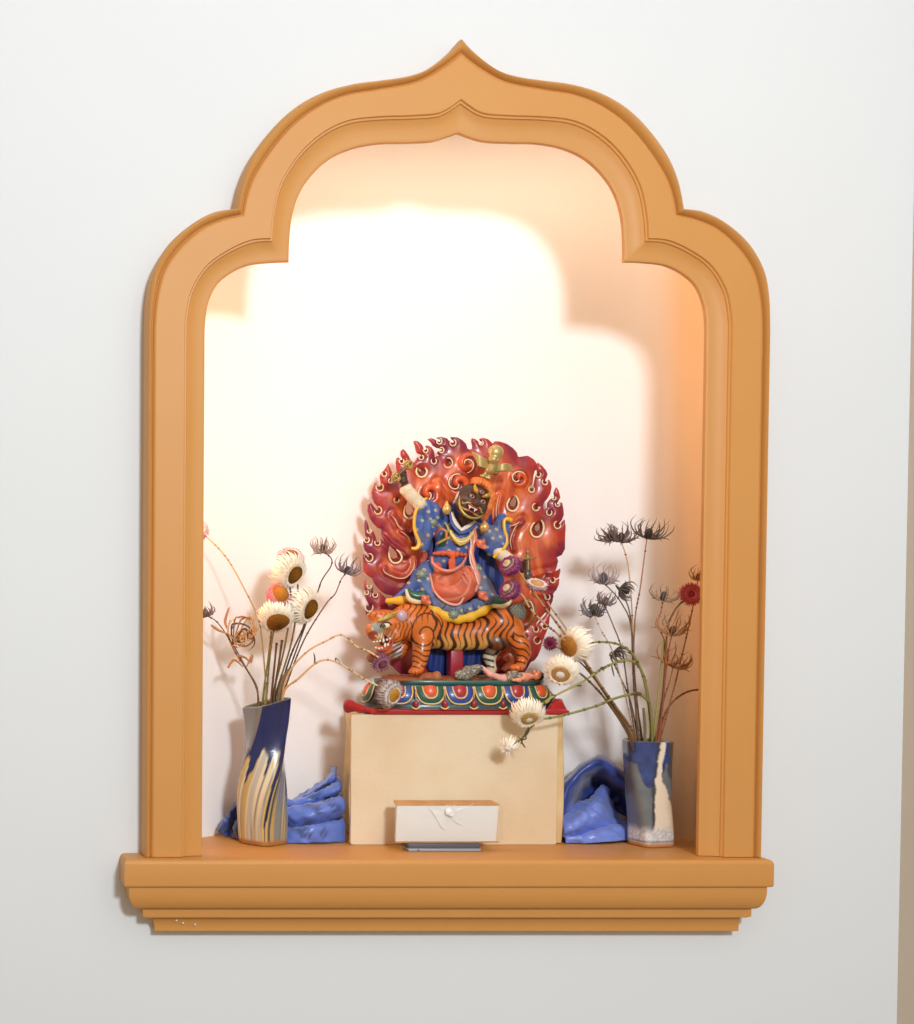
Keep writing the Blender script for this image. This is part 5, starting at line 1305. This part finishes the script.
def col_right(th, z, X, Yv, tw):
    t = z/H2; p = np.column_stack([X*1000, np.full(len(th), z*1000), Yv*1000])
    n = fbm(p, .09); u = X/.022+.22*(fbm(p, .16)-.5)                         # -1 left .. 1 right
    c = np.repeat(slate[None]*.72, len(th), 0)
    c = mixc(c, lc(104,112,118), sstep(.4, .7, n))
    bl = sstep(-.02, .02, t-(.66+.10*np.sin(u*5)+.2*(n-.5)-.22*np.maximum(0, np.sin(u*4+1.0))**8))
    c = mixc(c, mixc(lc(62,86,150), lc(34,42,84), fbm(p+9, .12)), bl)
    c = mixc(c, lc(86,80,62), sstep(.45, .6, u)*sstep(.62, .68, t)*.9)
    cx = .28-.10*t+.12*np.sin(t*7); w_ = .11+1.25*np.maximum(0, .72-t)**1.2
    m = sstep(.03, -.03, np.abs(u-cx-.15*np.maximum(0, .6-t))-w_)*(Yv < 0.006)
    c = mixc(c, mixc(lc(236,222,196), lc(216,180,126), sstep(.1, .6, u-cx+.3*(n-.5))), m)
    c = mixc(c, lc(40,40,44), sstep(.12, .02, np.abs(np.abs(u-cx-.15*np.maximum(0, .6-t))-w_-.05))*.75*(u < cx)*(Yv < 0.006))
    c = mixc(c, mixc(lc(150,150,148), lc(232,232,230), fbm(p*2.5, .2)*1.3), sstep(.22+.1*(n-.5), .12, t))
    c = mixc(c, lc(60,58,54), sstep(.018, .006, np.abs(t-.055))*.5)
    c = mixc(c, lc(196,140,88), sstep(.045, .03, t))
    return mixc(c, lc(120,100,70), sstep(.975, .99, t)*.7)
vase_r = vase('squared_vase', 'short squared vase with blue glaze and a cream run down its front, at the right', (v2x, Yv2),
    [(.0004, .0165, .0165, 12, 5, .0028, 0), (.004, .0178, .0178, 12, 5, .0028, 0), (.022, .0180, .0180, 10, 4.5, .0022, 0), (.045, .0186, .0186, 4, 4, 0, 0), (.065, .0200, .0195, -4, 4, -.001, 0), (.085, .0212, .0205, -8, 3.6, -.0015, 0), (.100, .0222, .0212, -10, 3.6, -.0018, 0), (H2-.003, .0226, .0216, -10, 3.6, -.0018, 0)], col_right)
# ================================================================== dried flowers
M_stem = mat('dried_stem', rough=.7, spec=.25, attr=True, bump=(500, .3))
M_bract = mat('papery_bract', rough=.55, spec=.3, attr=True, sheen=.2)
M_disc = mat('dried_flower_disc', rough=.85, spec=.15, attr=True, bump=(1400, .8))
M_husk = mat('grey_seed_husk', rough=.75, spec=.25, attr=True, bump=(700, .4))
wht, whty, mag, pnk, dkm = lc(254,250,238), lc(246,232,200), lc(150,36,110), lc(206,70,120), lc(84,22,60)
gold_d, brown_d = lc(150,96,28), lc(92,56,16)
st_green, st_brown, st_tan, st_grey, st_red = lc(128,122,66), lc(112,82,54), lc(190,150,98), lc(122,104,92), lc(160,96,62)

def petals(mb, c, n, r, r0, layers, cin, cout, per=24, wid=.20, tr=(.25, .95)):
    M = rot_to(n); c = np.array(list(c))
    for L, (el0, el1, f) in enumerate(layers):
        for k in range(per):
            a = 2*math.pi*(k+.5*(L % 2)+rng.normal()*.12)/per; ln = (r*f*(1+rng.normal()*.05)-r0)
            ur = np.array([math.cos(a), math.sin(a), 0]); ut = np.array([-math.sin(a), math.cos(a), 0]); p = ur*r0*.9; rows = []
            for i in range(6):
                s_ = i/5; el = el0+(el1-el0)*s_+rng.normal()*.05
                if i: p = p+(ur*math.cos(el)+np.array([0, 0, 1])*math.sin(el))*ln/5
                w_ = wid*r*(.55+.75*math.sin(math.pi*min(s_*.8+.12, 1)))*(1-s_**4)*.5+.00002
                lift = np.array([0, 0, 1])*math.cos(el)-ur*math.sin(el)
                rows += [p-ut*w_+lift*w_*.25, p, p+ut*w_+lift*w_*.25]
            v = (np.array(rows)@M.T)+c; t = np.repeat(np.linspace(0, 1, 6), 3)
            jit = 1+rng.normal()*.04
            mb.add(v, [(i*3+j, i*3+j+1, i*3+j+4, i*3+j+3) for i in range(5) for j in range(2)], mixc(np.asarray(cin)*jit, np.asarray(cout)*jit, sstep(*tr, t)))
def disc(mb, c, n, r, h, ca, cb, hole=None):
    M = rot_to(n); c = np.array(list(c)); nu, nr_ = 30, 12; v = []; cc = []
    for i in range(nr_+1):
        t = i/nr_
        for k in range(nu):
            a = 2*math.pi*k/nu; rr = r*t*(1+.05*math.sin(3*a+1)); z = h*math.cos(t*math.pi/2)**.8+rng.normal()*.00018*(t < .97)
            if hole is not None: z -= h*.7*math.exp(-(t/.35)**2)
            v.append([rr*math.cos(a), rr*math.sin(a), z]); q = min(1, max(0, t*.9+rng.normal()*.12)); cc.append(np.asarray(ca)*(1-q)+np.asarray(cb)*q)
            if hole is not None and t < .38: cc[-1] = np.asarray(hole)
    mb.add((np.array(v)@M.T)+c, [(i*nu+k, (i+1)*nu+k, (i+1)*nu+(k+1) % nu, i*nu+(k+1) % nu) for i in range(nr_) for k in range(nu)], np.array(cc))
def grp(pts): return 'dried flowers in the left vase' if pts[0][0] < 457 else 'dried flowers in the right vase'
def stem_pts(L): return [np.array(list(W(*p))) for p in L]
GR = 'dried flowers standing in the two vases'
def stemmed(root, pts, r0, r1, ca, cb, leaves=0, lcol=None):
    P = stem_pts(pts); mb = MB(); n = len(P)
    cols = np.array([np.asarray(ca)*(1-i/(n-1))+np.asarray(cb)*i/(n-1) for i in range(n)])
    tube(mb, P, list(np.linspace(r0, r1, n)), cols, seg=7, n=6)
    Q = catmull(P, 6)
    for k in range(3+n):                                   # nodes where leaves broke off
        i = rng.integers(2, len(Q)-2); ball(mb, Q[i], (r0*1.25, r0*1.25, r0*1.1), np.asarray(ca)*.75, nu=7, nv=5)
    st = mb.build('stem', M_stem, root)
    if leaves:
        for k in range(leaves):
            mb = MB(); i = rng.integers(len(Q)//3, len(Q)-3); a = rng.random()*6.28; d = np.array([math.cos(a), -.4, math.sin(a)])*.004
            e = np.array([rng.normal(), 0, rng.normal()])*.003
            tube(mb, [Q[i], Q[i]+d, Q[i]+d*1.7+e, Q[i]+d*1.6+e*2.2], [.0005, .0009, .0007, .0002], lc(92,82,52) if lcol is None else lcol, seg=5, n=4, flat=.4); mb.build('withered_leaf', M_stem, root)
    return st
def strawflower(label, head, n, r, rd, pts, cin=whty, cout=wht, dc=(gold_d, brown_d), dh=.45, hole=None, stem=(st_green, st_brown), r0=.0011, leaves=0, layers=None, per=34, group=None, wid=.13, tr=(.25, .95)):
    """head (px, py, Y) is where the disc is; pts lead from the vase mouth to the back of the head"""
    c = np.array(list(W(*head))); n = np.array(n, float); n /= np.linalg.norm(n); r *= .001; rd *= .001
    root = thing('dried_strawflower', stem_pts(pts)[0], label, 'flower', grp(pts))
    back = c-n*r*.45
    P3 = [*pts]; 
    stp = stemmed(root, P3, r0, r0*.75, stem[0], stem[1], leaves)
    mb = MB(); q = stem_pts(pts)[-1]; tube(mb, [q, (q+back)/2-n*.001, back], r0*.8, stem[1], seg=7, n=4)
    ball(mb, back+n*r*.12, (r*.42, r*.42, r*.30), np.asarray(cout)*.8, rot_to(n)); mb.build('calyx', M_bract, root)
    mb = MB(); petals(mb, c-n*r*.22, n, r, rd*.8, layers or ((-.5, -2.1, 1.75), (-.25, -1.9, 1.8), (.0, -1.6, 1.72), (.1, -1.2, 1.5), (.25, -.6, 1.2), (.5, .1, .88)), cin, cout, per, wid, tr); mb.build('bracts', M_bract, root)
    mb = MB(); disc(mb, c-n*r*.16, n, rd, rd*dh, *dc, hole=hole); tag(mb.build('disc', M_disc, root), 'brown flower disc')
    return root
def spiky(mb_core, mb_sp, c, n, rc, ln, col, ccol, k=18, curl=.6):
    M = rot_to(n); c = np.array(list(c)); rc *= .001; ln *= .001
    rc *= .78; ln *= 1.2
    ball(mb_core, c+M[:, 2]*rc*1.0, (rc*.78, rc*.78, rc*1.25), ccol, M, fn=lambda v: 1+.06*np.sin(12*np.arctan2(v[:, 1], v[:, 0])))
    k += 7
    for i in range(k):
        a = 2*math.pi*(i+rng.random()*.5)/k; l = ln*(.6+.5*rng.random()); ur = np.array([math.cos(a), math.sin(a), 0]); w = np.array([0, 0, 1.0]); ut = np.array([-math.sin(a), math.cos(a), 0])
        op = .55+1.0*rng.random(); P = [ur*rc*.3-w*rc*.1, ur*l*.40*op+w*l*.12, ur*l*.62*op+w*l*.5+ut*l*.1*rng.normal(), ur*l*(.55*op-.12*curl)+w*l*(.9)+ut*l*.16*rng.normal()]
        tube(mb_sp, [c+M@p for p in P], [.0006, .0009, .0006, .0001], np.minimum(np.asarray(col)*(1.0+1.2*rng.random()), .8), seg=5, n=5, flat=.5)
        if i % 3 == 0:
            p = P[1]; tube(mb_sp, [c+M@p, c+M@(p+ur*l*.22+w*l*.02), c+M@(p+ur*l*.40-w*l*.02)], [.0005, .0004, .0001], np.asarray(col)*.8, seg=5, n=3)
def seedhead(label, head, n, rc, ln, pts, col=lc(140,126,124), ccol=lc(86,82,82), stem=(st_brown, st_grey), r0=.0009, k=18, curl=.6, more=(), group=None, leaves=0):
    root = thing('dried_seed_head', stem_pts(pts)[0], label, 'dried flower', grp(pts))
    P3 = list(pts)+[head]; stemmed(root, P3, r0, r0*.6, *stem, leaves=leaves)
    for h_, n_, rc_, ln_ in ((head, n, rc, ln), *more):
        a, b = MB(), MB(); spiky(a, b, W(*h_), n_, rc_, ln_, col, ccol, k, curl)
        s_ = a.build('seed_pod', M_husk, root); b.build('spiny_bracts', M_husk, s_)
    return root
VL = lambda px, dy=0: (px, 712, .060+dy)
VR = lambda px, dy=0: (px, 752, .048+dy)
# ---------------------------------------------------------- left vase
strawflower('white strawflower with a large brown disc, topmost of the left bunch', (297, 576, .052), (.52, -.72, -.42), 18, 10, [VL(271), (274, 690, .06), (284, 650, .058), (291, 606, .058), (290, 588, .06)])
strawflower('pink-tipped strawflower peeking over the topmost white one at left', (293, 551.5, .060), (.12, -.55, .8), 13, 7, [VL(273, .004), (277, 690, .064), (292, 640, .07), (298, 592, .068), (293, 566, .068)], cin=wht, cout=pnk, dc=(lc(186,130,64), lc(150,92,40)), dh=.3)
strawflower('small orange-brown strawflower with short pink bracts in the left bunch', (281.5, 592.5, .046), (.3, -.80, .42), 11, 9.5, [VL(266), (267, 690, .058), (272, 640, .055), (280, 612, .056)], cin=lc(230,170,150), cout=pnk, dc=(lc(206,138,56), lc(170,104,36)), dh=.6)
strawflower('white strawflower hanging lowest over the left vase with a wide brown disc', (278, 624, .046), (.0, -.66, -.62), 17, 12, [VL(262), (264, 690, .058), (268, 660, .055), (272, 628, .060), (276, 618, .062)], dc=(brown_d, gold_d), dh=.5)
strawflower('white strawflower facing right with a brown disc, rightmost in the left bunch', (313, 610, .050), (.6, -.66, -.32), 18, 11, [VL(277), (281, 688, .06), (291, 655, .06), (303, 628, .06), (306, 614, .064)], stem=(lc(84,66,50), lc(84,66,50)))
seedhead('pale spiny seed head, highest at the right of the left bunch', (323, 552, .058), (-.1, -.3, .6), 5, 15, [VL(275, .006), (282, 690, .066), (300, 640, .068), (317, 594, .066), (322, 580, .064), (331, 566, .062), (331, 558, .06)], col=lc(150,136,128), ccol=lc(84,74,68), stem=(lc(84,66,50), lc(96,80,66)), k=22)
seedhead('dark small seed head with long spines beside the flame aureole at left', (346, 573, .050), (.2, -.3, .75), 4.4, 16, [VL(279, .004), (286, 686, .064), (304, 640, .062), (326, 604, .058), (335, 594, .055), (341, 580, .052)], col=lc(108,96,104), ccol=lc(66,62,66), stem=(lc(84,66,50), lc(130,112,104)), k=11, curl=.1)
seedhead('grey spiny seed head half behind the left side of the arch', (207, 616, .060), (-.3, -.2, .8), 5, 13, [VL(259, -.004), (257, 690, .058), (244, 664, .06), (230, 640, .062), (217, 622, .062)], col=lc(104,92,90), k=14)
# pink flower almost hidden by the frame
strawflower('pink strawflower on a long bent stem at the upper left edge of the niche', (197.5, 527, .066), (-.3, -.6, .5), 9.5, 4.5, [VL(264, -.004), (266, 690, .056), (262, 640, .058), (258, 618, .06), (246, 592, .062), (228, 560, .064), (210, 540, .066), (200, 534, .067)], cin=wht, cout=pnk, stem=(st_green, lc(220,180,120)), r0=.0009)
# curled brown leaf head
root = thing('dried_leaf_cluster', stem_pts([VL(258)])[0], 'curled tan dried leaves on a brown stem at the left edge of the niche', 'dried flower', 'dried flowers in the left vase')
stemmed(root, [VL(258), (257, 688, .06), (247, 670, .06), (234, 650, .06), (228, 634, .06), (230, 620, .058)], .001, .0007, lc(92,66,50), lc(170,120,84))
for k in range(15):
    mb = MB(); a = rng.random()*6.28; rr = 6+8*rng.random(); cx, cy = 243+rng.normal()*4.5, 633+rng.normal()*6.5
    P = [W(233, 646-5*rng.random(), .060)]+[W(cx+rr*math.cos(a+t), cy+rr*.9*math.sin(a+t), .054+.006*rng.random()) for t in np.linspace(0, 2.6, 5)]
    tube(mb, P, [.0005, .0010, .0011, .0009, .0006, .0002], lc(*[(150,104,66), (196,146,96), (104,74,50), (206,160,104)][k % 4]), seg=5, n=5, flat=.35); mb.build('curled_leaf', M_stem, root)
for P in ([(229,632), (225,622), (228,610), (230,607)], [(228,634), (218,630), (211,625)], [(240,662), (238,656), (246,658), (250,664)], [(243,667), (234,660), (228,668)], [(246,668), (252,655), (251,663)]):
    mb = MB(); tube(mb, [W(x, y, .058) for x, y in P], [.0005, .0015, .0012, .0002][:len(P)], lc(178,126,86), seg=5, n=5, flat=.35); mb.build('curled_leaf', M_stem, root)
# drooping purple heads in front of the statue
strawflower('shaggy purple strawflower drooping below the tiger head', (384, 666, .030), (.2, -.75, -.5), 13, 4.5, [VL(280, -.006), (284, 686, .052), (292, 668, .048), (308, 651, .042), (326, 641, .036), (339, 635, .034), (348, 638, .033), (356, 646, .032), (368, 651, .030), (378, 657, .030)], cin=lc(170,110,136), cout=dkm, dc=(lc(150,90,90), lc(110,50,70)), stem=(st_tan, lc(232,206,160)), r0=.0011, per=20, layers=((-.9, -1.3, 1.25), (-.5, -1.0, 1.15), (.0, -.3, .9)))
strawflower('purple and white strawflower with a golden disc before the lotus pedestal', (396, 696, .024), (.5, -.78, -.25), 14, 7.5, [VL(281, -.010), (285, 690, .048), (298, 679, .042), (312, 666, .036), (324, 660, .032), (336, 662, .030), (352, 671, .028), (366, 680, .028), (378, 686, .027), (385, 691, .028)], cin=wht, cout=dkm, dc=(lc(176,116,42), lc(196,142,60)), dh=.5, stem=(st_tan, lc(232,206,160)), r0=.0012, leaves=2)
for i, P in enumerate(([VL(270, -.002), (272, 690, .056), (275, 660, .052), (276.5, 644, .05)], [VL(273, -.004), (275, 688, .056), (279, 662, .052), (282, 641, .050)], [VL(277, -.002), (280, 690, .056), (285, 676, .054), (291, 668, .053)])):
    root = thing('cut_stem', stem_pts(P)[0], ['bare brown cut stem, shorter of two in the left vase', 'bare brown cut stem, taller of two in the left vase', 'thick grey-brown stub at the rim of the left vase'][i], 'stem', 'bare dried stems in the left vase')
    mb = MB(); tube(mb, stem_pts(P), [.0012, .0012, .0011, .0013] if i < 2 else [.0024, .0026, .0024, .0018], lc(96,72,48) if i < 2 else lc(112,100,80), seg=8, n=5); ball(mb, W(*P[-1]), (.0017, .0017, .0013), lc(80,60,40)); mb.build('stem', M_stem, root)
# ---------------------------------------------------------- right vase
GY, GYC = lc(150,138,140), lc(88,86,92)
seedhead('wide spiny seed head, highest in the right bunch beside a dark one', (621, 541, .050), (-.1, -.35, .75), 5.5, 17, [VR(641), (639, 730, .048), (634, 690, .05), (632, 640, .05), (632, 610, .05), (628, 565, .05)], col=lc(112,96,92), ccol=lc(64,54,50), k=22, more=(((612, 538, .054), (-.6, -.2, .5), 4, 12),), stem=(lc(120,104,96), lc(216,176,130)))
seedhead('dark open seed head with pointed bracts at the top right of the right bunch', (647, 538, .050), (.15, -.3, .85), 6, 20, [VR(644), (641, 730, .048), (634, 680, .05), (635, 620, .048), (640, 590, .048), (644, 560, .049)], col=lc(84,72,60), ccol=lc(54,48,44), k=13, curl=.1, stem=(lc(130,96,70), lc(176,116,80)))
seedhead('grey seed head with upswept spines, left side of the right bunch', (603, 583, .046), (-.05, -.3, .9), 6.5, 17, [VR(640, -.004), (637, 728, .046), (634, 680, .046), (631, 626, .046), (622, 604, .046), (611, 590, .046)], col=GY, ccol=GYC, k=18, curl=.2)
seedhead('drooping dark seed head tucked against the main stem of the right bunch', (620, 589, .048), (.75, -.3, -.35), 5.5, 13, [VR(642, .004), (640, 728, .052), (635, 680, .054), (633, 640, .054), (628, 606, .054), (616, 586, .052)], col=lc(90,82,76), ccol=lc(60,56,54), k=14)
seedhead('small grey seed head just above the lowest-left spiny one of the right bunch', (604, 604, .044), (.1, -.4, .75), 4.6, 12, [VR(638, -.002), (634, 728, .046), (628, 690, .046), (622, 650, .045), (613, 625, .044)], col=lc(118,104,104), ccol=lc(80,72,72), k=16)
seedhead('round grey seed head lying lowest at the left of the right bunch', (594, 614, .040), (-.1, -.45, .7), 7, 15, [VR(637, -.006), (632, 726, .042), (624, 690, .042), (612, 650, .041), (601, 630, .040)], col=lc(104,98,100), ccol=lc(84,80,70), k=20, curl=1.4, stem=(lc(150,120,96), lc(232,214,190)), r0=.0008)
seedhead('grey nodding seed head right of the main stem in the right bunch', (663, 600, .050), (.0, -.4, .85), 5.5, 14, [VR(655, .004), (658, 728, .05), (663, 690, .05), (665, 645, .05), (658, 625, .05), (661, 612, .05)], col=lc(150,128,104), ccol=lc(88,82,84), k=12, curl=1.0, stem=(st_red, lc(190,140,100)))
seedhead('tan seed head with long curled bracts below the red flower', (672, 634, .046), (.0, -.35, .9), 5.2, 21, [VR(656), (660, 728, .048), (664, 690, .047), (668, 655, .046)], col=lc(160,118,80), ccol=lc(104,76,56), k=16, curl=.8, stem=(st_red, st_red))
seedhead('brown claw-shaped dried head low at the right of the right bunch', (673, 667, .044), (.25, -.3, .85), 3.2, 20, [VR(654, -.002), (658, 728, .046), (664, 700, .045), (670, 680, .044)], col=lc(150,96,56), ccol=lc(120,80,50), k=12, curl=-.2, stem=(st_red, lc(176,104,64)))
seedhead('small dark seed head hanging between green stems in the right bunch', (614, 652, .044), (.6, -.4, -.5), 4.5, 13, [VR(639, .002), (636, 728, .05), (630, 700, .05), (618, 672, .048), (610, 655, .046)], col=lc(104,92,84), ccol=lc(66,58,56), k=14)
seedhead('tan seed head above the red flower at the right edge of the niche', (698, 580, .052), (.1, -.3, .8), 4.2, 13, [VR(657, .004), (664, 726, .052), (676, 680, .053), (688, 630, .053), (695, 596, .052)], col=lc(176,132,88), ccol=lc(120,86,60), k=12, stem=(st_red, lc(206,140,96)))
strawflower('bright red strawflower at the right edge of the niche', (692, 594, .036), (-.12, -.97, .1), 13, 3.4, [VR(656, -.004), (660, 728, .044), (664, 690, .044), (666, 650, .044), (668, 626, .044), (675, 610, .043), (684, 600, .042)], cin=lc(240,150,140), cout=lc(196,32,50), dc=(lc(240,170,150), lc(220,80,80)), stem=(st_red, lc(120,84,60)), layers=((-.1, -.35, 1.02), (.15, .0, 1.0), (.4, .35, .84), (.8, .9, .62)))
strawflower('upper purple strawflower before the statue\'s lowered hand', (506.5, 562.5, .030), (-.74, -.42, .46), 10, 4.0, [VR(636, -.012), (629, 730, .034), (614, 706, .034), (596, 680, .032), (578, 652, .031), (556, 622, .031), (535, 594, .032), (520, 573, .034)], tr=(.30, .62), per=44, layers=((-.3, -1.9, 1.75), (.0, -1.6, 1.72), (.2, -1.2, 1.6), (.4, -.5, 1.15), (.65, .3, .85), (.9, .8, .7)), cin=lc(238,222,180), cout=lc(128,22,98), dc=(lc(190,172,116), lc(232,218,176)), dh=.6, stem=(st_brown, st_tan), r0=.0013)
strawflower('second purple strawflower below the first, beside the dagger', (506, 587, .028), (-.74, -.42, .46), 10, 4.0, [VR(638, -.013), (632, 730, .032), (617, 708, .031), (600, 684, .030), (584, 660, .029), (560, 636, .029), (543, 622, .029), (530, 608, .030), (523, 596, .031), (517, 591, .032)], tr=(.30, .62), per=44, layers=((-.3, -1.9, 1.75), (.0, -1.6, 1.72), (.2, -1.2, 1.6), (.4, -.5, 1.15), (.65, .3, .85), (.9, .8, .7)), cin=lc(236,214,180), cout=lc(116,18,88), dc=(lc(206,184,140), lc(232,214,176)), dh=.6, stem=(st_brown, lc(214,176,130)), r0=.0012)
strawflower('pale pink and purple strawflower right of the dagger', (538, 581, .032), (.05, -.5, .85), 13, 6.5, [VR(634, -.010), (626, 728, .036), (611, 702, .036), (594, 676, .035), (578, 648, .034), (563, 624, .034), (550, 606, .034), (543, 592, .035)], tr=(.5, .85), cin=lc(250,226,214), cout=lc(112,30,78), dc=(lc(224,180,130), lc(206,150,100)), dh=.3, stem=(st_brown, lc(206,170,130)), layers=((-.5, -.9, 1.0), (-.2, -.5, 1.0), (.2, .0, .95)))
strawflower('tiny dark purple strawflower bud right of the tiger', (549.5, 643.5, .034), (-.5, -.8, .0), 6.8, 3.2, [VR(635, -.008), (628, 730, .038), (610, 702, .037), (594, 678, .036), (578, 660, .035), (566, 652, .034), (557, 647, .035)], cin=lc(120,40,70), cout=lc(110,30,64), dc=(lc(80,24,44), lc(110,30,60)), stem=(st_brown, lc(150,104,70)), r0=.001, per=16)
strawflower('white strawflower with its brown side to the left, right of the tiger', (567, 647, .028), (-.86, -.32, -.22), 17, 11, [VR(650, -.008), (651, 728, .036), (648, 700, .034), (643, 676, .032), (634, 656, .030), (620, 645, .029), (604, 642, .029), (590, 643, .029), (582, 645, .030)], dc=(lc(150,96,36), lc(186,130,60)), stem=(st_green, lc(150,142,84)), r0=.0014)
strawflower('white strawflower with an orange ring disc, middle of three before the lotus', (560, 676, .024), (-.45, -.68, -.52), 15, 9.5, [VR(634, -.016), (626, 730, .028), (606, 700, .027), (592, 684, .026), (578, 672, .026), (570, 671, .029)], dc=(lc(170,164,130), lc(206,132,50)), dh=.12, hole=lc(196,190,160), stem=(lc(96,72,52), lc(110,100,60)), r0=.0013)
strawflower('white strawflower on a long green stem, lowest over the box corner', (529.5, 721, .010), (-.1, -.68, -.72), 15.5, 8.5, [VR(652, -.012), (652, 730, .030), (650, 706, .027), (644, 697, .024), (634, 694, .022), (616, 698, .020), (596, 706, .018), (572, 713, .016), (550, 718, .015), (536, 719, .016)], dc=(lc(176,170,120), lc(196,150,70)), dh=.25, hole=lc(190,186,160), stem=(st_green, lc(140,146,92)), r0=.0015, leaves=2)
strawflower('small ragged white strawflower hanging over the front of the box', (507, 750, .012), (-.5, -.7, -.5), 9.5, 2.6, [(529, 724, .024), (527, 732, .020), (521, 739, .018), (514, 745, .017)], cin=lc(250,244,230), cout=wht, dc=(lc(214,196,160), lc(230,220,196)), stem=(lc(120,116,66), lc(120,116,66)), r0=.0011, leaves=5, per=9)
# green stem arching behind the white heads, and the brown one leaving to the right
root = thing('arching_stem', stem_pts([VR(651, -.004)])[0], 'green stem arching left from the short vase to the lotus pedestal', 'stem', 'bare dried stems in the right vase')
stemmed(root, [VR(651, -.004), (651, 726, .040), (648, 696, .038), (643, 674, .035), (634, 662, .032), (620, 661, .030), (602, 669, .028), (582, 682, .026), (562, 692, .025), (549, 699, .024), (541, 705, .024)], .0014, .0010, st_green, lc(176,166,96), leaves=4)
root = thing('arching_stem', stem_pts([VR(659, -.002)])[0], 'red-brown stem arching right from the short vase behind the frame', 'stem', 'bare dried stems in the right vase')
stemmed(root, [VR(659, -.002), (661, 728, .046), (667, 710, .046), (677, 698, .046), (690, 691, .046), (704, 690, .046), (716, 694, .046)], .0011, .0009, lc(150,92,60), lc(140,90,60))
for i, P in enumerate(([VR(644, -.010), (645, 730, .038), (643.5, 708, .036)], [VR(653, .006), (655, 726, .05), (660, 680, .05), (664, 640, .05)])):
    root = thing('cut_stem', stem_pts(P)[0], ['short green cut stem standing in the right vase', 'straight pale green stem in the right vase'][i], 'stem', 'bare dried stems in the right vase')
    mb = MB(); tube(mb, stem_pts(P), [.0014, .0014, .0013] if i == 0 else [.0011]*len(P), lc(120,116,76) if i == 0 else lc(170,160,90), seg=8, n=5); mb.build('stem', M_stem, root)
WORLD, KEY, PANEL, NICHE, EXPO = .53, 37.0, 4.5, .38, -.10
SIDE_FILL = .95
# ================================================================== camera and light
cam_d = bpy.data.cameras.new('camera'); cam = bpy.data.objects.new('camera', cam_d); C.objects.link(cam)
cam.location = CAM; cam.rotation_euler = (math.pi/2-PITCH, 0, 0)
cam_d.sensor_fit = 'AUTO'; cam_d.sensor_width = 36.0; cam_d.lens = F*36.0/1024
cam_d.shift_x = (457-PX0)/1024; cam_d.shift_y = (PY0-512)/1024
cam_d.clip_start = .05
scene.camera = cam
w = bpy.data.worlds.new('room_light'); scene.world = w; w.use_nodes = True
bg = w.node_tree.nodes['Background']; bg.inputs[0].default_value = (*lin((255,232,204)), 1); bg.inputs[1].default_value = WORLD
def area(name, loc, target, size, power, col, shape='DISK', sy=None):
    d = bpy.data.lights.new(name, 'AREA'); d.shape = shape; d.size = size
    if sy: d.size_y = sy
    d.energy = power; d.color = lin(col)
    o = bpy.data.objects.new(name, d); C.objects.link(o); o.location = loc
    o.rotation_euler = (Vector(target)-Vector(loc)).to_track_quat('-Z', 'Y').to_euler()
    return o
kx, kz = W(430, -150, 0).x, W(430, -150, 0).z
area('ceiling_spot', (kx, -2.2, kz), (0, .1, .35), .28, KEY, (240,247,255))
area('ceiling_panel', (.1, -1.0, zT-.02), (0, -.1, .2), 1.6, PANEL, (250,251,255), 'RECTANGLE', 1.0)
nl = area('niche_lamp', (.05, .040, ztop-.012), (.05, .12, 0), .38, NICHE, (255,226,198), 'RECTANGLE', .02); nl.rotation_euler = (R(14), 0, 0)
area('added_side_fill', (xl_n+.012, .024, .34), (xr_n-.02, .10, .24), .02, SIDE_FILL, (255,180,116), 'RECTANGLE', .58)  # added unseen warm strip, fills the right wall and the shadows with orange
vs = scene.view_settings
vs.view_transform = 'Standard'; vs.look = 'None'; vs.exposure = EXPO; vs.gamma = 1.0; vs.use_curve_mapping = False
